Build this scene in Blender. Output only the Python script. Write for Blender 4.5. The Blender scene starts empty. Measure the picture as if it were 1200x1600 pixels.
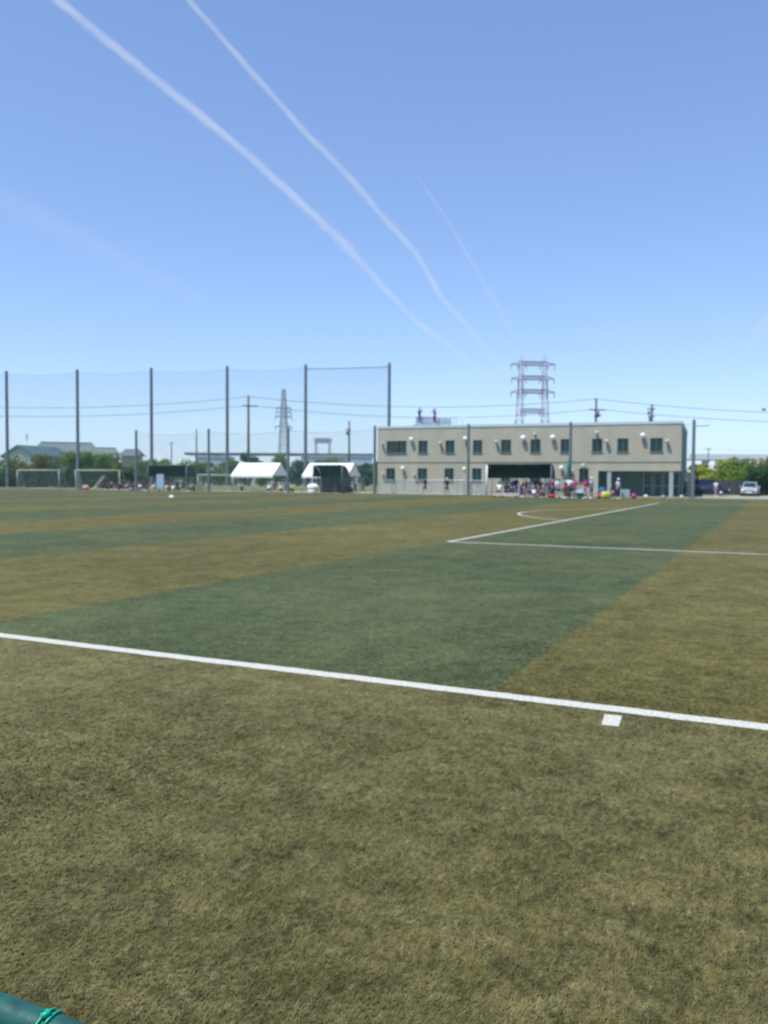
import bpy, bmesh, math, random
import numpy as np
from mathutils import Vector, Matrix
R = math.radians
random.seed(7); rng = np.random.default_rng(11)
S = bpy.context.scene
COL = S.collection

# ------------------------------------------------------------ camera, sky, sun
CAM_H, FPX, PITCH, ROLL, YAW = 1.597, 1305.0, 0.03993, 0.00606, -0.44118
cd = bpy.data.cameras.new('camera'); cam = bpy.data.objects.new('camera', cd); COL.objects.link(cam)
cd.sensor_fit = 'VERTICAL'; cd.sensor_height = 36.0; cd.sensor_width = 27.0
cd.lens = 36.0 * FPX / 1600.0
cd.clip_start = 0.05; cd.clip_end = 200000
fw = Vector((0, math.cos(PITCH), -math.sin(PITCH)))
up0 = Vector((0, math.sin(PITCH), math.cos(PITCH))); rt0 = Vector((1, 0, 0))
cr, sr = math.cos(ROLL), math.sin(ROLL)
rt = rt0 * cr + up0 * sr          # image x axis in world (horizon drops to the right)
up = up0 * cr - rt0 * sr
cam.matrix_world = Matrix(((rt.x, up.x, -fw.x, 0), (rt.y, up.y, -fw.y, 0), (rt.z, up.z, -fw.z, CAM_H), (0, 0, 0, 1)))
cd.dof.use_dof = True; cd.dof.focus_distance = 0.95; cd.dof.aperture_fstop = 9.5
S.camera = cam
SUN = Vector((-.379, -.28, 1)).normalized()
w = bpy.data.worlds.new('World'); S.world = w; w.use_nodes = True
nt = w.node_tree; nt.nodes.clear()
sky = nt.nodes.new('ShaderNodeTexSky'); sky.sky_type = 'NISHITA'; sky.sun_disc = False
sky.sun_elevation = math.asin(SUN.z); sky.sun_rotation = math.atan2(SUN.x, SUN.y)
sky.air_density = 1.0; sky.dust_density = 0.0; sky.ozone_density = 3.0; sky.altitude = 0
bg = nt.nodes.new('ShaderNodeBackground'); bg.inputs[1].default_value = 0.13
wo = nt.nodes.new('ShaderNodeOutputWorld')
gm = nt.nodes.new('ShaderNodeGamma'); gm.inputs[1].default_value = .78
tn = nt.nodes.new('ShaderNodeVectorMath'); tn.operation = 'MULTIPLY'; tn.inputs[1].default_value = (.985, 1.105, 1.38)
nt.links.new(sky.outputs[0], gm.inputs[0]); nt.links.new(gm.outputs[0], tn.inputs[0]); nt.links.new(tn.outputs[0], bg.inputs[0]); nt.links.new(bg.outputs[0], wo.inputs[0])
sl = bpy.data.lights.new('sun', 'SUN'); so = bpy.data.objects.new('sun', sl); COL.objects.link(so)
sl.energy = 3.3; sl.angle = R(.5); sl.color = (1, .975, .94)
so.rotation_euler = SUN.to_track_quat('Z', 'Y').to_euler()
S.cycles.volume_bounces = 3
S.view_settings.view_transform = 'Standard'; S.view_settings.look = 'None'
S.view_settings.exposure = 0.6; S.view_settings.gamma = 1.0

# ------------------------------------------------------------ helpers
def tag(o, label=None, cat=None, group=None, kind=None):
    if label: o['label'] = label
    if cat: o['category'] = cat
    if group: o['group'] = group
    if kind: o['kind'] = kind
    return o
MC = {}
def mat(name, col, rough=.6, metal=0, noise=0, nscale=4, alpha=None, spec=None, bump=0):
    if name in MC: return MC[name]
    m = bpy.data.materials.new(name); m.use_nodes = True
    n = m.node_tree.nodes; l = m.node_tree.links; b = n['Principled BSDF']
    b.inputs['Base Color'].default_value = (*col, 1); b.inputs['Roughness'].default_value = rough
    b.inputs['Metallic'].default_value = metal
    if spec is not None: b.inputs['Specular IOR Level'].default_value = spec
    if noise:
        tc = n.new('ShaderNodeTexCoord'); nz = n.new('ShaderNodeTexNoise'); nz.inputs['Scale'].default_value = nscale
        nz.inputs['Detail'].default_value = 5
        mp = n.new('ShaderNodeMapRange'); mp.inputs['From Min'].default_value = .3; mp.inputs['From Max'].default_value = .7
        mp.inputs['To Min'].default_value = 1 - noise; mp.inputs['To Max'].default_value = 1 + noise
        mx = n.new('ShaderNodeVectorMath'); mx.operation = 'SCALE'; mx.inputs[0].default_value = col
        l.new(tc.outputs['Object'], nz.inputs['Vector']); l.new(nz.outputs[0], mp.inputs[0])
        l.new(mp.outputs[0], mx.inputs['Scale']); l.new(mx.outputs[0], b.inputs['Base Color'])
        if bump:
            bp = n.new('ShaderNodeBump'); bp.inputs['Strength'].default_value = bump; bp.inputs['Distance'].default_value = .02
            l.new(nz.outputs[0], bp.inputs['Height']); l.new(bp.outputs[0], b.inputs['Normal'])
    if alpha is not None: b.inputs['Alpha'].default_value = alpha
    MC[name] = m; return m

class MB:
    def __init__(s): s.v = []; s.f = []
    def add(s, v, f):
        k = len(s.v); s.v += [tuple(p) for p in v]; s.f += [tuple(i + k for i in q) for q in f]
    def box(s, a, b):
        x0, y0, z0 = a; x1, y1, z1 = b
        s.add([(x0,y0,z0),(x1,y0,z0),(x1,y1,z0),(x0,y1,z0),(x0,y0,z1),(x1,y0,z1),(x1,y1,z1),(x0,y1,z1)],
              [(0,3,2,1),(4,5,6,7),(0,1,5,4),(1,2,6,5),(2,3,7,6),(3,0,4,7)])
    def tube(s, pts, r, n=8, cap=True):
        pts = [Vector(p) for p in pts]
        rs = r if isinstance(r, (list, tuple)) else [r] * len(pts)
        V = []; F = []
        for i, p in enumerate(pts):
            t = (pts[min(i + 1, len(pts) - 1)] - pts[max(i - 1, 0)])
            if t.length < 1e-9: t = Vector((0, 0, 1))
            t.normalize()
            a = Vector((0, 0, 1)) if abs(t.z) < .9 else Vector((0, 1, 0))
            u = t.cross(a).normalized(); q = t.cross(u).normalized()
            for k in range(n):
                an = 2 * math.pi * k / n
                V.append(p + u * math.cos(an) * rs[i] + q * math.sin(an) * rs[i])
        for i in range(len(pts) - 1):
            for k in range(n):
                F.append((i*n+k, i*n+(k+1) % n, (i+1)*n+(k+1) % n, (i+1)*n+k))
        if cap: F.append(tuple(range(n))); F.append(tuple((len(pts)-1)*n + k for k in reversed(range(n))))
        s.add(V, F)
    def prism(s, prof, axis, a, b):
        # prof: 2D loop in the two other axes, extruded along axis from a to b
        n = len(prof)
        def P(p, t): return {'x': (t, p[0], p[1]), 'y': (p[0], t, p[1]), 'z': (p[0], p[1], t)}[axis]
        V = [P(p, a) for p in prof] + [P(p, b) for p in prof]
        F = [tuple(reversed(range(n))), tuple(n + i for i in range(n))] + [(i, (i+1) % n, n + (i+1) % n, n + i) for i in range(n)]
        s.add(V, F)
    def ball(s, c, r, nu=12, nv=8, sq=(1,1,1)):
        V = [(c[0], c[1], c[2] - r * sq[2])]; F = []
        for j in range(1, nv):
            ph = -math.pi/2 + math.pi * j / nv
            for i in range(nu):
                th = 2*math.pi*i/nu
                V.append((c[0]+r*sq[0]*math.cos(ph)*math.cos(th), c[1]+r*sq[1]*math.cos(ph)*math.sin(th), c[2]+r*sq[2]*math.sin(ph)))
        V.append((c[0], c[1], c[2] + r * sq[2])); L = len(V) - 1
        for i in range(nu):
            F.append((0, 1+(i+1) % nu, 1+i)); F.append((L, L-nu+i, L-nu+(i+1) % nu))
            for j in range(nv-2):
                F.append((1+j*nu+i, 1+j*nu+(i+1) % nu, 1+(j+1)*nu+(i+1) % nu, 1+(j+1)*nu+i))
        s.add(V, F)
    def loft(s, rings, cap=True):
        n = len(rings[0]); V = [p for r_ in rings for p in r_]; F = []
        for i in range(len(rings)-1):
            for k in range(n): F.append((i*n+k, i*n+(k+1) % n, (i+1)*n+(k+1) % n, (i+1)*n+k))
        if cap: F.append(tuple(reversed(range(n)))); F.append(tuple((len(rings)-1)*n+k for k in range(n)))
        s.add(V, F)
    def build(s, name, m, parent=None, smooth=False, bevel=0):
        me = bpy.data.meshes.new(name); me.from_pydata(s.v, [], s.f)
        bm = bmesh.new(); bm.from_mesh(me); bmesh.ops.recalc_face_normals(bm, faces=bm.faces); bm.to_mesh(me); bm.free()
        me.materials.append(m)
        if smooth: me.polygons.foreach_set('use_smooth', [True] * len(me.polygons))
        o = bpy.data.objects.new(name, me); COL.objects.link(o)
        if parent: o.parent = parent
        if bevel:
            bv = o.modifiers.new('bevel', 'BEVEL'); bv.width = bevel; bv.segments = 2; bv.limit_method = 'ANGLE'
        return o
def empty(name, loc, rz=0, **k):
    o = bpy.data.objects.new(name, None); COL.objects.link(o); o.location = loc; o.rotation_euler = (0, 0, rz)
    o.empty_display_size = .3
    return tag(o, **k)
def dup(root, loc, rz, label, group=None, sc=None):
    def cp(o, par):
        c = o.copy(); COL.objects.link(c)
        if par: c.parent = par
        for ch in o.children: cp(ch, c)
        return c
    c = cp(root, None); c.location = loc; c.rotation_euler = (0, 0, rz)
    if sc: c.scale = (sc,)*3
    c['label'] = label
    if group: c['group'] = group
    return c
# the far row of things runs parallel to the far touchline: depth for a pixel column
KR = .39; RZ = -math.atan(KR)             # heading of that row
def dep(px, c): return c / (1 + KR * (px - 600) / FPX)
def gp(px, d, z=0): return Vector(((px - 600) / FPX * d, d, z))
def row(px, c, z=0): return gp(px, dep(px, c), z)
def hz(px): return 800 - FPX * math.tan(PITCH) + ROLL * (px - 600)
def zat(px, py, d): return CAM_H + (hz(px) - py) / FPX * d

# ------------------------------------------------------------ materials of the ground
W0 = 5.845; SX = -1.90; SW = 5.76
def turf_material():
    m = bpy.data.materials.new('artificial_turf'); m.use_nodes = True
    n = m.node_tree.nodes; l = m.node_tree.links; b = n['Principled BSDF']
    def math_(op, a, c=None, v2=None):
        q = n.new('ShaderNodeMath'); q.operation = op
        for i, val in enumerate((a, c, v2)):
            if val is None: continue
            if isinstance(val, (int, float)): q.inputs[i].default_value = val
            else: l.new(val, q.inputs[i])
        return q.outputs[0]
    tc = n.new('ShaderNodeTexCoord'); sp = n.new('ShaderNodeSeparateXYZ'); l.new(tc.outputs['Object'], sp.inputs[0])
    def noise(scale, detail, stretch=(1,1,1), rough=.5, dist=0):
        mp = n.new('ShaderNodeMapping'); mp.inputs['Scale'].default_value = stretch
        z = n.new('ShaderNodeTexNoise'); z.inputs['Scale'].default_value = scale; z.inputs['Detail'].default_value = detail
        z.inputs['Roughness'].default_value = rough; z.inputs['Distortion'].default_value = dist
        l.new(tc.outputs['Object'], mp.inputs[0]); l.new(mp.outputs[0], z.inputs['Vector']); return z.outputs[0]
    def ramp(v, a, b_, lo, hi):
        q = n.new('ShaderNodeMapRange'); l.new(v, q.inputs[0])
        for i, x in zip((1,2,3,4), (a,b_,lo,hi)): q.inputs[i].default_value = x
        return q.outputs[0]
    wob = ramp(noise(9, 3), .3, .7, -.05, .05)
    xs = math_('ADD', sp.outputs[0], wob)
    ph = math_('DIVIDE', math_('SUBTRACT', SX, xs), 2*SW)       # green where frac in 0..0.5
    fr = math_('FRACT', ph)
    g1 = math_('LESS_THAN', fr, .5)
    g2 = math_('GREATER_THAN', sp.outputs[1], W0)
    g3 = math_('LESS_THAN', sp.outputs[1], W0 + 67)
    g = math_('MULTIPLY', math_('MULTIPLY', g1, g2), g3)
    # pitch side olive is a little more saturated than the margin
    big = ramp(noise(.35, 3, rough=.55), .3, .7, 0, 1)
    mid = ramp(noise(2.6, 4, (1, 1.6, 1), .6), .3, .7, 0, 1)
    clump = ramp(noise(7.5, 5, (1.25, .8, 1), .62, .4), .34, .66, 0, 1)
    fine = ramp(noise(62, 4, (1.6, .7, .3), .7, .4), .38, .66, 0, 1)
    vfine = ramp(noise(420, 2, (1, 1, .3), .6), .3, .7, 0, 1)
    def mix(f, A, B):
        q = n.new('ShaderNodeMix'); q.data_type = 'RGBA'
        if isinstance(f, float): q.inputs[0].default_value = f
        else: l.new(f, q.inputs[0])
        for i, x in ((6, A), (7, B)):
            if isinstance(x, tuple): q.inputs[i].default_value = (*x, 1)
            else: l.new(x, q.inputs[i])
        return q.outputs[2]
    olive_out = mix(mid, (.080, .072, .020), (.134, .120, .046))
    olive_in = mix(mid, (.066, .058, .010), (.112, .098, .026))
    olive = mix(g2, olive_out, olive_in)
    green = mix(mid, (.035, .055, .018), (.056, .079, .030))
    col = mix(g, olive, green)
    fleck = ramp(noise(34, 5, (1.6, .8, .3), .75, .5), .53, .68, 0, .85)
    straw = mix(fleck, mix(big, col, mix(.20, col, (.22, .20, .085))), mix(.42, col, (.36, .34, .20)))
    streak = ramp(noise(22, 4, (1.5, .75, .3), .62, .5), .36, .64, 0, 1)
    val = math_('ADD', math_('MULTIPLY', clump, .55), math_('ADD', math_('MULTIPLY', fine, .55), math_('ADD', math_('MULTIPLY', streak, .70), math_('MULTIPLY', vfine, .12))))
    wear = ramp(noise(.11, 3, (1, 1, 1), .5), .35, .65, -.10, .10)
    patch = ramp(noise(1.5, 4, (1.1, .8, 1), .6, .6), .32, .68, -.18, .22)
    val = math_('ADD', math_('ADD', math_('MULTIPLY', val, .85), .22), math_('ADD', patch, wear))
    sc = n.new('ShaderNodeVectorMath'); sc.operation = 'SCALE'; l.new(straw, sc.inputs[0]); l.new(val, sc.inputs['Scale'])
    l.new(sc.outputs[0], b.inputs['Base Color'])
    b.inputs['Roughness'].default_value = .8; b.inputs['Specular IOR Level'].default_value = .12
    bp = n.new('ShaderNodeBump'); bp.inputs['Strength'].default_value = .3; bp.inputs['Distance'].default_value = .01
    hsum = math_('ADD', fine, math_('ADD', math_('MULTIPLY', vfine, .5), math_('MULTIPLY', clump, .6)))
    l.new(hsum, bp.inputs['Height']); l.new(bp.outputs[0], b.inputs['Normal'])
    return m
M_TURF = turf_material()
M_LINE = mat('line_white', (.54, .53, .44), .85, noise=.32, nscale=45, bump=.8)
M_GROUND = mat('dry_ground', (.20, .19, .12), .9, noise=.35, nscale=.15)
M_APRON = mat('pale_concrete', (.30, .29, .22), .85, noise=.15, nscale=1.2)
M_GREENPOST = mat('post_grey_green', (.13, .165, .175), .5, noise=.15, nscale=3)
M_STEEL = mat('galvanised', (.42, .44, .45), .45, .5, noise=.12, nscale=6)
M_GOAL = mat('goal_dull_paint', (.42,.43,.33), .6, noise=.15, nscale=2)
M_WHITE = mat('white_paint', (.72, .72, .68), .5, noise=.06, nscale=5)
M_CANVAS = mat('white_canvas', (.86, .85, .80), .75, noise=.05, nscale=3)
M_WIRE = mat('cable_dark', (.12, .13, .14), .6)
M_CONC = mat('pole_concrete', (.13, .12, .12), .8, noise=.15, nscale=4)
M_DGREEN = mat('dark_green_canvas', (.012, .055, .042), .65, noise=.2, nscale=4)
M_BLACK = mat('near_black', (.02, .022, .025), .6)
M_GLASS = mat('window_glass', (.008, .04, .04), .15, spec=.3, noise=.3, nscale=.8)
M_FRAME = mat('window_frame', (.10, .13, .13), .4)

# ------------------------------------------------------------ ground sheets
g = MB(); g.add([(-3000,-600,0),(3000,-600,0),(3000,4500,0),(-3000,4500,0)], [(0,1,2,3)])
tag(g.build('ground', M_GROUND), kind='structure')
def sheet(name, m, x0, y0, x1, y1, z):
    q = MB(); q.add([(x0,y0,0),(x1,y0,0),(x1,y1,0),(x0,y1,0)], [(0,1,2,3)])
    o = q.build(name, m); o.rotation_euler = (0, 0, YAW); o.location = (0, 0, z); return tag(o, kind='structure')
sheet('concrete_apron', M_APRON, -60, 70, 60, 100, .006)
sheet('turf_pitch', M_TURF, -130, -12, 45, 79.5, .012)
def field(X, Y, z=0):
    c, s_ = math.cos(YAW), math.sin(YAW); return Vector((c*X - s_*Y, s_*X + c*Y, z))
LZ = .017
def line_mesh(name, pts, wd, z=LZ):
    # ragged edged strip following pts in pitch coordinates
    V = []; F = []; P = []
    for a, b_ in zip(pts[:-1], pts[1:]):
        a = Vector(a); b_ = Vector(b_); L = (b_-a).length; n_ = max(1, int(L / .05)) if L < 60 else int(L/.08)
        P += [a.lerp(b_, i / n_) for i in range(n_)]
    P.append(Vector(pts[-1]))
    off = 0
    for i, p in enumerate(P):
        t = (P[min(i+1, len(P)-1)] - P[max(i-1, 0)]).normalized(); nn = Vector((-t.y, t.x))
        off = off * .97 + random.uniform(-.0022, .0022)
        e1, e2 = random.uniform(-.006, .006), random.uniform(-.006, .006)
        V += [(*(p + nn*(wd/2 + off + e1)), 0), (*(p - nn*(wd/2 - off + e2)), 0)]
        if i: F.append((2*i-2, 2*i-1, 2*i+1, 2*i))
    q = MB(); q.add(V, F); o = q.build(name, M_LINE); o.rotation_euler = (0, 0, YAW); o.location = (0, 0, z)
    return tag(o, kind='structure')
line_mesh('touchline', [(-95, W0), (9.0, W0)], .15)
PX, PY = -7.50, 19.72
line_mesh('penalty_area_line', [(9, PY), (PX, PY), (PX, PY+40.32), (9, PY+40.32)], .13)
arc = [(PX+5.5+9.15*math.cos(a), PY+20.16+9.15*math.sin(a)) for a in np.linspace(math.pi-.92, math.pi+.92, 40)]
line_mesh('penalty_arc', arc, .12)
line_mesh('far_touchline', [(-95, W0+67.2), (9.0, W0+67.2)], .12)
line_mesh('goal_line', [(9, W0), (9, W0+67)], .12, LZ+.002)
q = MB(); q.add([(-1.00, 5.43, 0), (-.895, 5.44, 0), (-.915, 5.70, 0), (-1.03, 5.69, 0)], [(0, 1, 2, 3)])
o = q.build('touchline_mark', M_LINE); o.rotation_euler = (0, 0, YAW); o.location = (0, 0, LZ); tag(o, kind='structure')

# pile of the artificial grass close to the camera
def pile():
    N = 300000
    u = rng.random(N); d = 1.75 * (9.5/1.75) ** u
    x = (rng.random(N) - .5) * (d * 1.06 + .8)
    c, s_ = math.cos(-YAW), math.sin(-YAW)
    fx = c * x - s_ * d; fy = s_ * x + c * d
    wv = .0012 * (d / 1.75) ** .8 * (.6 + .8 * rng.random(N)); hh = .004 + .009 * rng.random(N) * np.clip((10-d)/6, .2, 1)
    la = rng.normal(1.2, 1.1, N) + 1.2*np.sin(fx*1.3)*np.sin(fy*1.1+1); ln = (.004 + .014 * rng.random(N)) * (d/1.75)**.35
    cx, sx = np.cos(la), np.sin(la)
    keep = (np.abs(fy - W0) > .075) & (rng.random(N) < np.clip((9.5-d)/6, 0, 1))
    keep &= ~((fx > -1.04) & (fx < -.89) & (fy > 5.40) & (fy < 5.72))
    z0 = .0125
    V = np.zeros((N, 4, 3))
    V[:, 0] = np.stack([fx + sx*wv, fy - cx*wv, np.full(N, z0)], 1)
    V[:, 1] = np.stack([fx - sx*wv, fy + cx*wv, np.full(N, z0)], 1)
    V[:, 2] = np.stack([fx - sx*wv*.5 + cx*ln, fy + cx*wv*.5 + sx*ln, z0 + hh], 1)
    V[:, 3] = np.stack([fx + sx*wv*.5 + cx*ln, fy - cx*wv*.5 + sx*ln, z0 + hh], 1)
    V = V[keep]; n_ = len(V)
    me = bpy.data.meshes.new('grass_pile'); me.vertices.add(n_*4); me.vertices.foreach_set('co', V.reshape(-1))
    me.loops.add(n_*4); me.loops.foreach_set('vertex_index', np.arange(n_*4, dtype=np.int32))
    me.polygons.add(n_); me.polygons.foreach_set('loop_start', np.arange(0, n_*4, 4, dtype=np.int32))
    me.polygons.foreach_set('loop_total', np.full(n_, 4, dtype=np.int32)); me.update(calc_edges=True)
    me.materials.append(M_TURF)
    o = bpy.data.objects.new('artificial_grass', me); COL.objects.link(o); o.rotation_euler = (0, 0, YAW)
    tag(o, 'short olive and green fibres of artificial grass in the foreground', 'grass', kind='stuff')
pile()

# ------------------------------------------------------------ clubhouse
def wall_material(name, col, seam=.455, dark=.90):
    m = bpy.data.materials.new(name); m.use_nodes = True
    n = m.node_tree.nodes; l = m.node_tree.links; b = n['Principled BSDF']
    tc = n.new('ShaderNodeTexCoord'); sp = n.new('ShaderNodeSeparateXYZ'); l.new(tc.outputs['Object'], sp.inputs[0])
    ad = n.new('ShaderNodeMath'); ad.operation = 'ADD'; l.new(sp.outputs[0], ad.inputs[0]); l.new(sp.outputs[1], ad.inputs[1])
    dv = n.new('ShaderNodeMath'); dv.operation = 'DIVIDE'; l.new(ad.outputs[0], dv.inputs[0]); dv.inputs[1].default_value = seam
    fr = n.new('ShaderNodeMath'); fr.operation = 'FRACT'; l.new(dv.outputs[0], fr.inputs[0])
    lt = n.new('ShaderNodeMath'); lt.operation = 'LESS_THAN'; l.new(fr.outputs[0], lt.inputs[0]); lt.inputs[1].default_value = .07
    nz = n.new('ShaderNodeTexNoise'); nz.inputs['Scale'].default_value = .5; nz.inputs['Detail'].default_value = 6
    mp = n.new('ShaderNodeMapping'); mp.inputs['Scale'].default_value = (1.6, 1.6, .35)
    l.new(tc.outputs['Object'], mp.inputs[0]); l.new(mp.outputs[0], nz.inputs['Vector'])
    r_ = n.new('ShaderNodeMapRange'); l.new(nz.outputs[0], r_.inputs[0])
    for i, x in zip((1,2,3,4), (.3,.7,.9,1.06)): r_.inputs[i].default_value = x
    mx = n.new('ShaderNodeMix'); mx.data_type = 'FLOAT'; l.new(lt.outputs[0], mx.inputs[0]); mx.inputs[2].default_value = 1; mx.inputs[3].default_value = dark
    mu = n.new('ShaderNodeMath'); mu.operation = 'MULTIPLY'; l.new(mx.outputs[0], mu.inputs[0]); l.new(r_.outputs[0], mu.inputs[1])
    sc = n.new('ShaderNodeVectorMath'); sc.operation = 'SCALE'; sc.inputs[0].default_value = col; l.new(mu.outputs[0], sc.inputs['Scale'])
    l.new(sc.outputs[0], b.inputs['Base Color']); b.inputs['Roughness'].default_value = .7
    return m
M_WALL = wall_material('cream_siding', (.455, .425, .315))
M_SIDE = wall_material('side_siding', (.075, .115, .115), .30, .7)
M_COPE = mat('coping', (.50, .60, .60), .5, noise=.05)
BL, BH, BD = 30.8, 6.95, 19.0
B0 = Vector((-.72, 90.0, 0))
B = empty('clubhouse', B0, RZ, label='long two storey cream clubhouse with dark square windows and flat roof behind the pitch', cat='building')
def bx(px, py):     # where the view ray through a photo pixel meets the front wall: (along, height)
    t = (px - 600) / FPX; ca, sa = math.cos(RZ), math.sin(RZ)
    # B0 + s*(ca,sa) ; x = t*y
    s_ = (t*B0.y - B0.x) / (ca - t*sa); y = B0.y + s_*sa
    return s_, zat(px, py, y)
REC0 = bx(934, 735)[0]; REC1 = BL - .25; RECH = bx(990, 736)[1]
ups = [(603.5,634.5),(653,667.5),(695,709.5),(738,752.5),(781.5,797.5),(827.5,843.5),(874.5,890),(923.5,940),(963,980.5),(1014,1034)]
los = [(603,617),(652,667),(694,708.5),(737,752),(782,797),(827,843),(904,919)]
UZ0, UZ1 = 4.32, 5.62; LZ0, LZ1 = 1.32, 2.72
holes = [(bx(a, 690)[0], bx(b_, 690)[0], UZ0, UZ1) for a, b_ in ups] + [(bx(a, 740)[0], bx(b_, 740)[0], LZ0, LZ1) for a, b_ in los]
# front wall as a grid with real openings
xs = sorted(set([0, BL, REC0] + [h_[0] for h_ in holes] + [h_[1] for h_ in holes]))
zs = sorted(set([0, .0, BH, RECH, UZ0, UZ1, LZ0, LZ1]))
wl = MB()
for i in range(len(xs)-1):
    for j in range(len(zs)-1):
        xm, zm = (xs[i]+xs[i+1])/2, (zs[j]+zs[j+1])/2
        if any(h_[0] < xm < h_[1] and h_[2] < zm < h_[3] for h_ in holes): continue
        if xm > REC0 and zm < RECH: continue
        k = len(wl.v)
        wl.add([(xs[i],0,zs[j]),(xs[i+1],0,zs[j]),(xs[i+1],0,zs[j+1]),(xs[i],0,zs[j+1])], [(0,1,2,3)])
for h_ in holes:
    a, b_, c, d = h_; e = .16
    wl.add([(a,0,c),(b_,0,c),(b_,0,d),(a,0,d),(a,e,c),(b_,e,c),(b_,e,d),(a,e,d)], [(0,4,5,1),(1,5,6,2),(2,6,7,3),(3,7,4,0)])
wl.add([(0,0,0),(0,BD,0),(0,BD,BH),(0,0,BH)], [(0,1,2,3)])
wl.add([(0,BD,0),(BL,BD,0),(BL,BD,BH),(0,BD,BH)], [(0,1,2,3)])
wl.add([(REC0,0,RECH),(BL,0,RECH),(BL,3,RECH),(REC0,3,RECH)], [(0,1,2,3)])
wl.build('wall', M_WALL, B)
q = MB(); q.add([(BL,0,RECH),(BL,BD,RECH),(BL,BD,BH),(BL,0,BH)], [(0,1,2,3)]); q.add([(BL,3,0),(BL,BD,0),(BL,BD,RECH),(BL,3,RECH)], [(0,1,2,3)])
q.build('side_wall', M_SIDE, B)
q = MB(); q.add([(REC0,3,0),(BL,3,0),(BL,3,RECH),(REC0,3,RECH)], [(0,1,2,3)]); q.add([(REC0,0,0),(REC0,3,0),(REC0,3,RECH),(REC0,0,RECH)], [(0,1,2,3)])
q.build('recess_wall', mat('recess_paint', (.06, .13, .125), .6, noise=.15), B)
q = MB(); q.box((.01,.01,BH-.28),(BL-.01,BD-.01,BH-.2)); q.build('roof', mat('roof_membrane', (.45, .48, .48), .8, noise=.1), B)
q = MB()
for a, b_ in (((-.06,-.06,BH+.003),(BL+.06,.22,BH+.26)), ((-.06,BD-.22,BH+.003),(BL+.06,BD+.06,BH+.26)), ((-.06,.22,BH+.003),(.2,BD-.22,BH+.26)), ((BL-.2,.22,BH+.003),(BL+.06,BD-.22,BH+.26))): q.box(a, b_)
q.build('coping', M_COPE, B)
q = MB(); q.box((0,-.05,3.32),(BL,-.004,3.40)); q.build('floor_band', mat('band_grey', (.27,.27,.22), .6), B)
q = MB(); q.box((-.01,-.06,0),(REC0-.05,-.006,.42)); q.build('plinth', mat('plinth_concrete', (.36,.38,.34), .85, noise=.12), B)
for h_ in holes:
    a, b_, c, d = h_
    q = MB(); t = .06
    q.box((a+.002,.05,c+.002),(a+t,.12,d-.002)); q.box((b_-t,.05,c+.002),(b_-.002,.12,d-.002)); q.box((a+t,.05,c+.002),(b_-t,.12,c+t)); q.box((a+t,.05,d-t),(b_-t,.12,d-.002))
    nm = 3 if b_-a > 1.6 else 1
    for k in range(nm):
        xm = a + (b_-a)*(k+1)/(nm+1); q.box((xm-.03,.055,c+t),(xm+.03,.115,d-t))
    fo = q.build('window', M_FRAME, B)
    q = MB(); q.add([(a+.01,.13,c+.01),(b_-.01,.13,c+.01),(b_-.01,.13,d-.01),(a+.01,.13,d-.01)], [(0,1,2,3)]); q.build('pane', M_GLASS, fo)
    if random.random() < .7:
        q = MB(); wv = (b_-a)*random.uniform(.35,.5); x0 = a+.04 if random.random() < .4 else b_-.04-wv
        pts = [(x0+wv*i/16, .155+.012*(i % 2)) for i in range(17)]
        q.add([(p[0],p[1]+.001,c+.02) for p in pts]+[(p[0],p[1]+.001,d-.02) for p in pts], [(i,i+1,18+i,17+i) for i in range(16)])
        # curtain seen through the open strip of the sash
    q = MB(); q.box((a-.05,-.09,c-.07),(b_+.05,-.004,c-.005)); q.build('sill', M_FRAME, fo)
for px in (951, 1048):
    s_ = bx(px, 760)[0]; q = MB(); q.box((s_-.19,.05,0),(s_+.19,.43,RECH)); q.build('column', mat('column_grey', (.36,.40,.38), .7, noise=.1), B, bevel=.02)
# glazed entrance in the recess
for (a, b_) in ((1001, 1014), (1016, 1029), (1031, 1042), (984, 998)):
    s0, s1 = bx(a, 760)[0]+1.0, bx(b_, 760)[0]+1.0
    q = MB(); q.box((s0,2.9,.02),(s0+.07,2.97,2.35)); q.box((s1-.07,2.9,.02),(s1,2.97,2.35)); q.box((s0+.07,2.9,2.28),(s1-.07,2.97,2.35)); q.box((s0+.07,2.9,.02),(s1-.07,2.97,.1)); q.box((s0+.07,2.9,1.0),(s1-.07,2.97,1.06))
    dr = q.build('door', mat('alu_frame', (.30,.36,.36), .4, .3), B)
    q = MB(); q.add([(s0+.07,2.985,.1),(s1-.07,2.985,.1),(s1-.07,2.985,2.28),(s0+.07,2.985,2.28)], [(0,1,2,3)]); q.build('pane', M_GLASS, dr)
    q = MB(); q.box((s0+.12,2.84,.95),(s0+.15,2.9,1.3)); q.build('handle', M_STEEL, dr)
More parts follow.
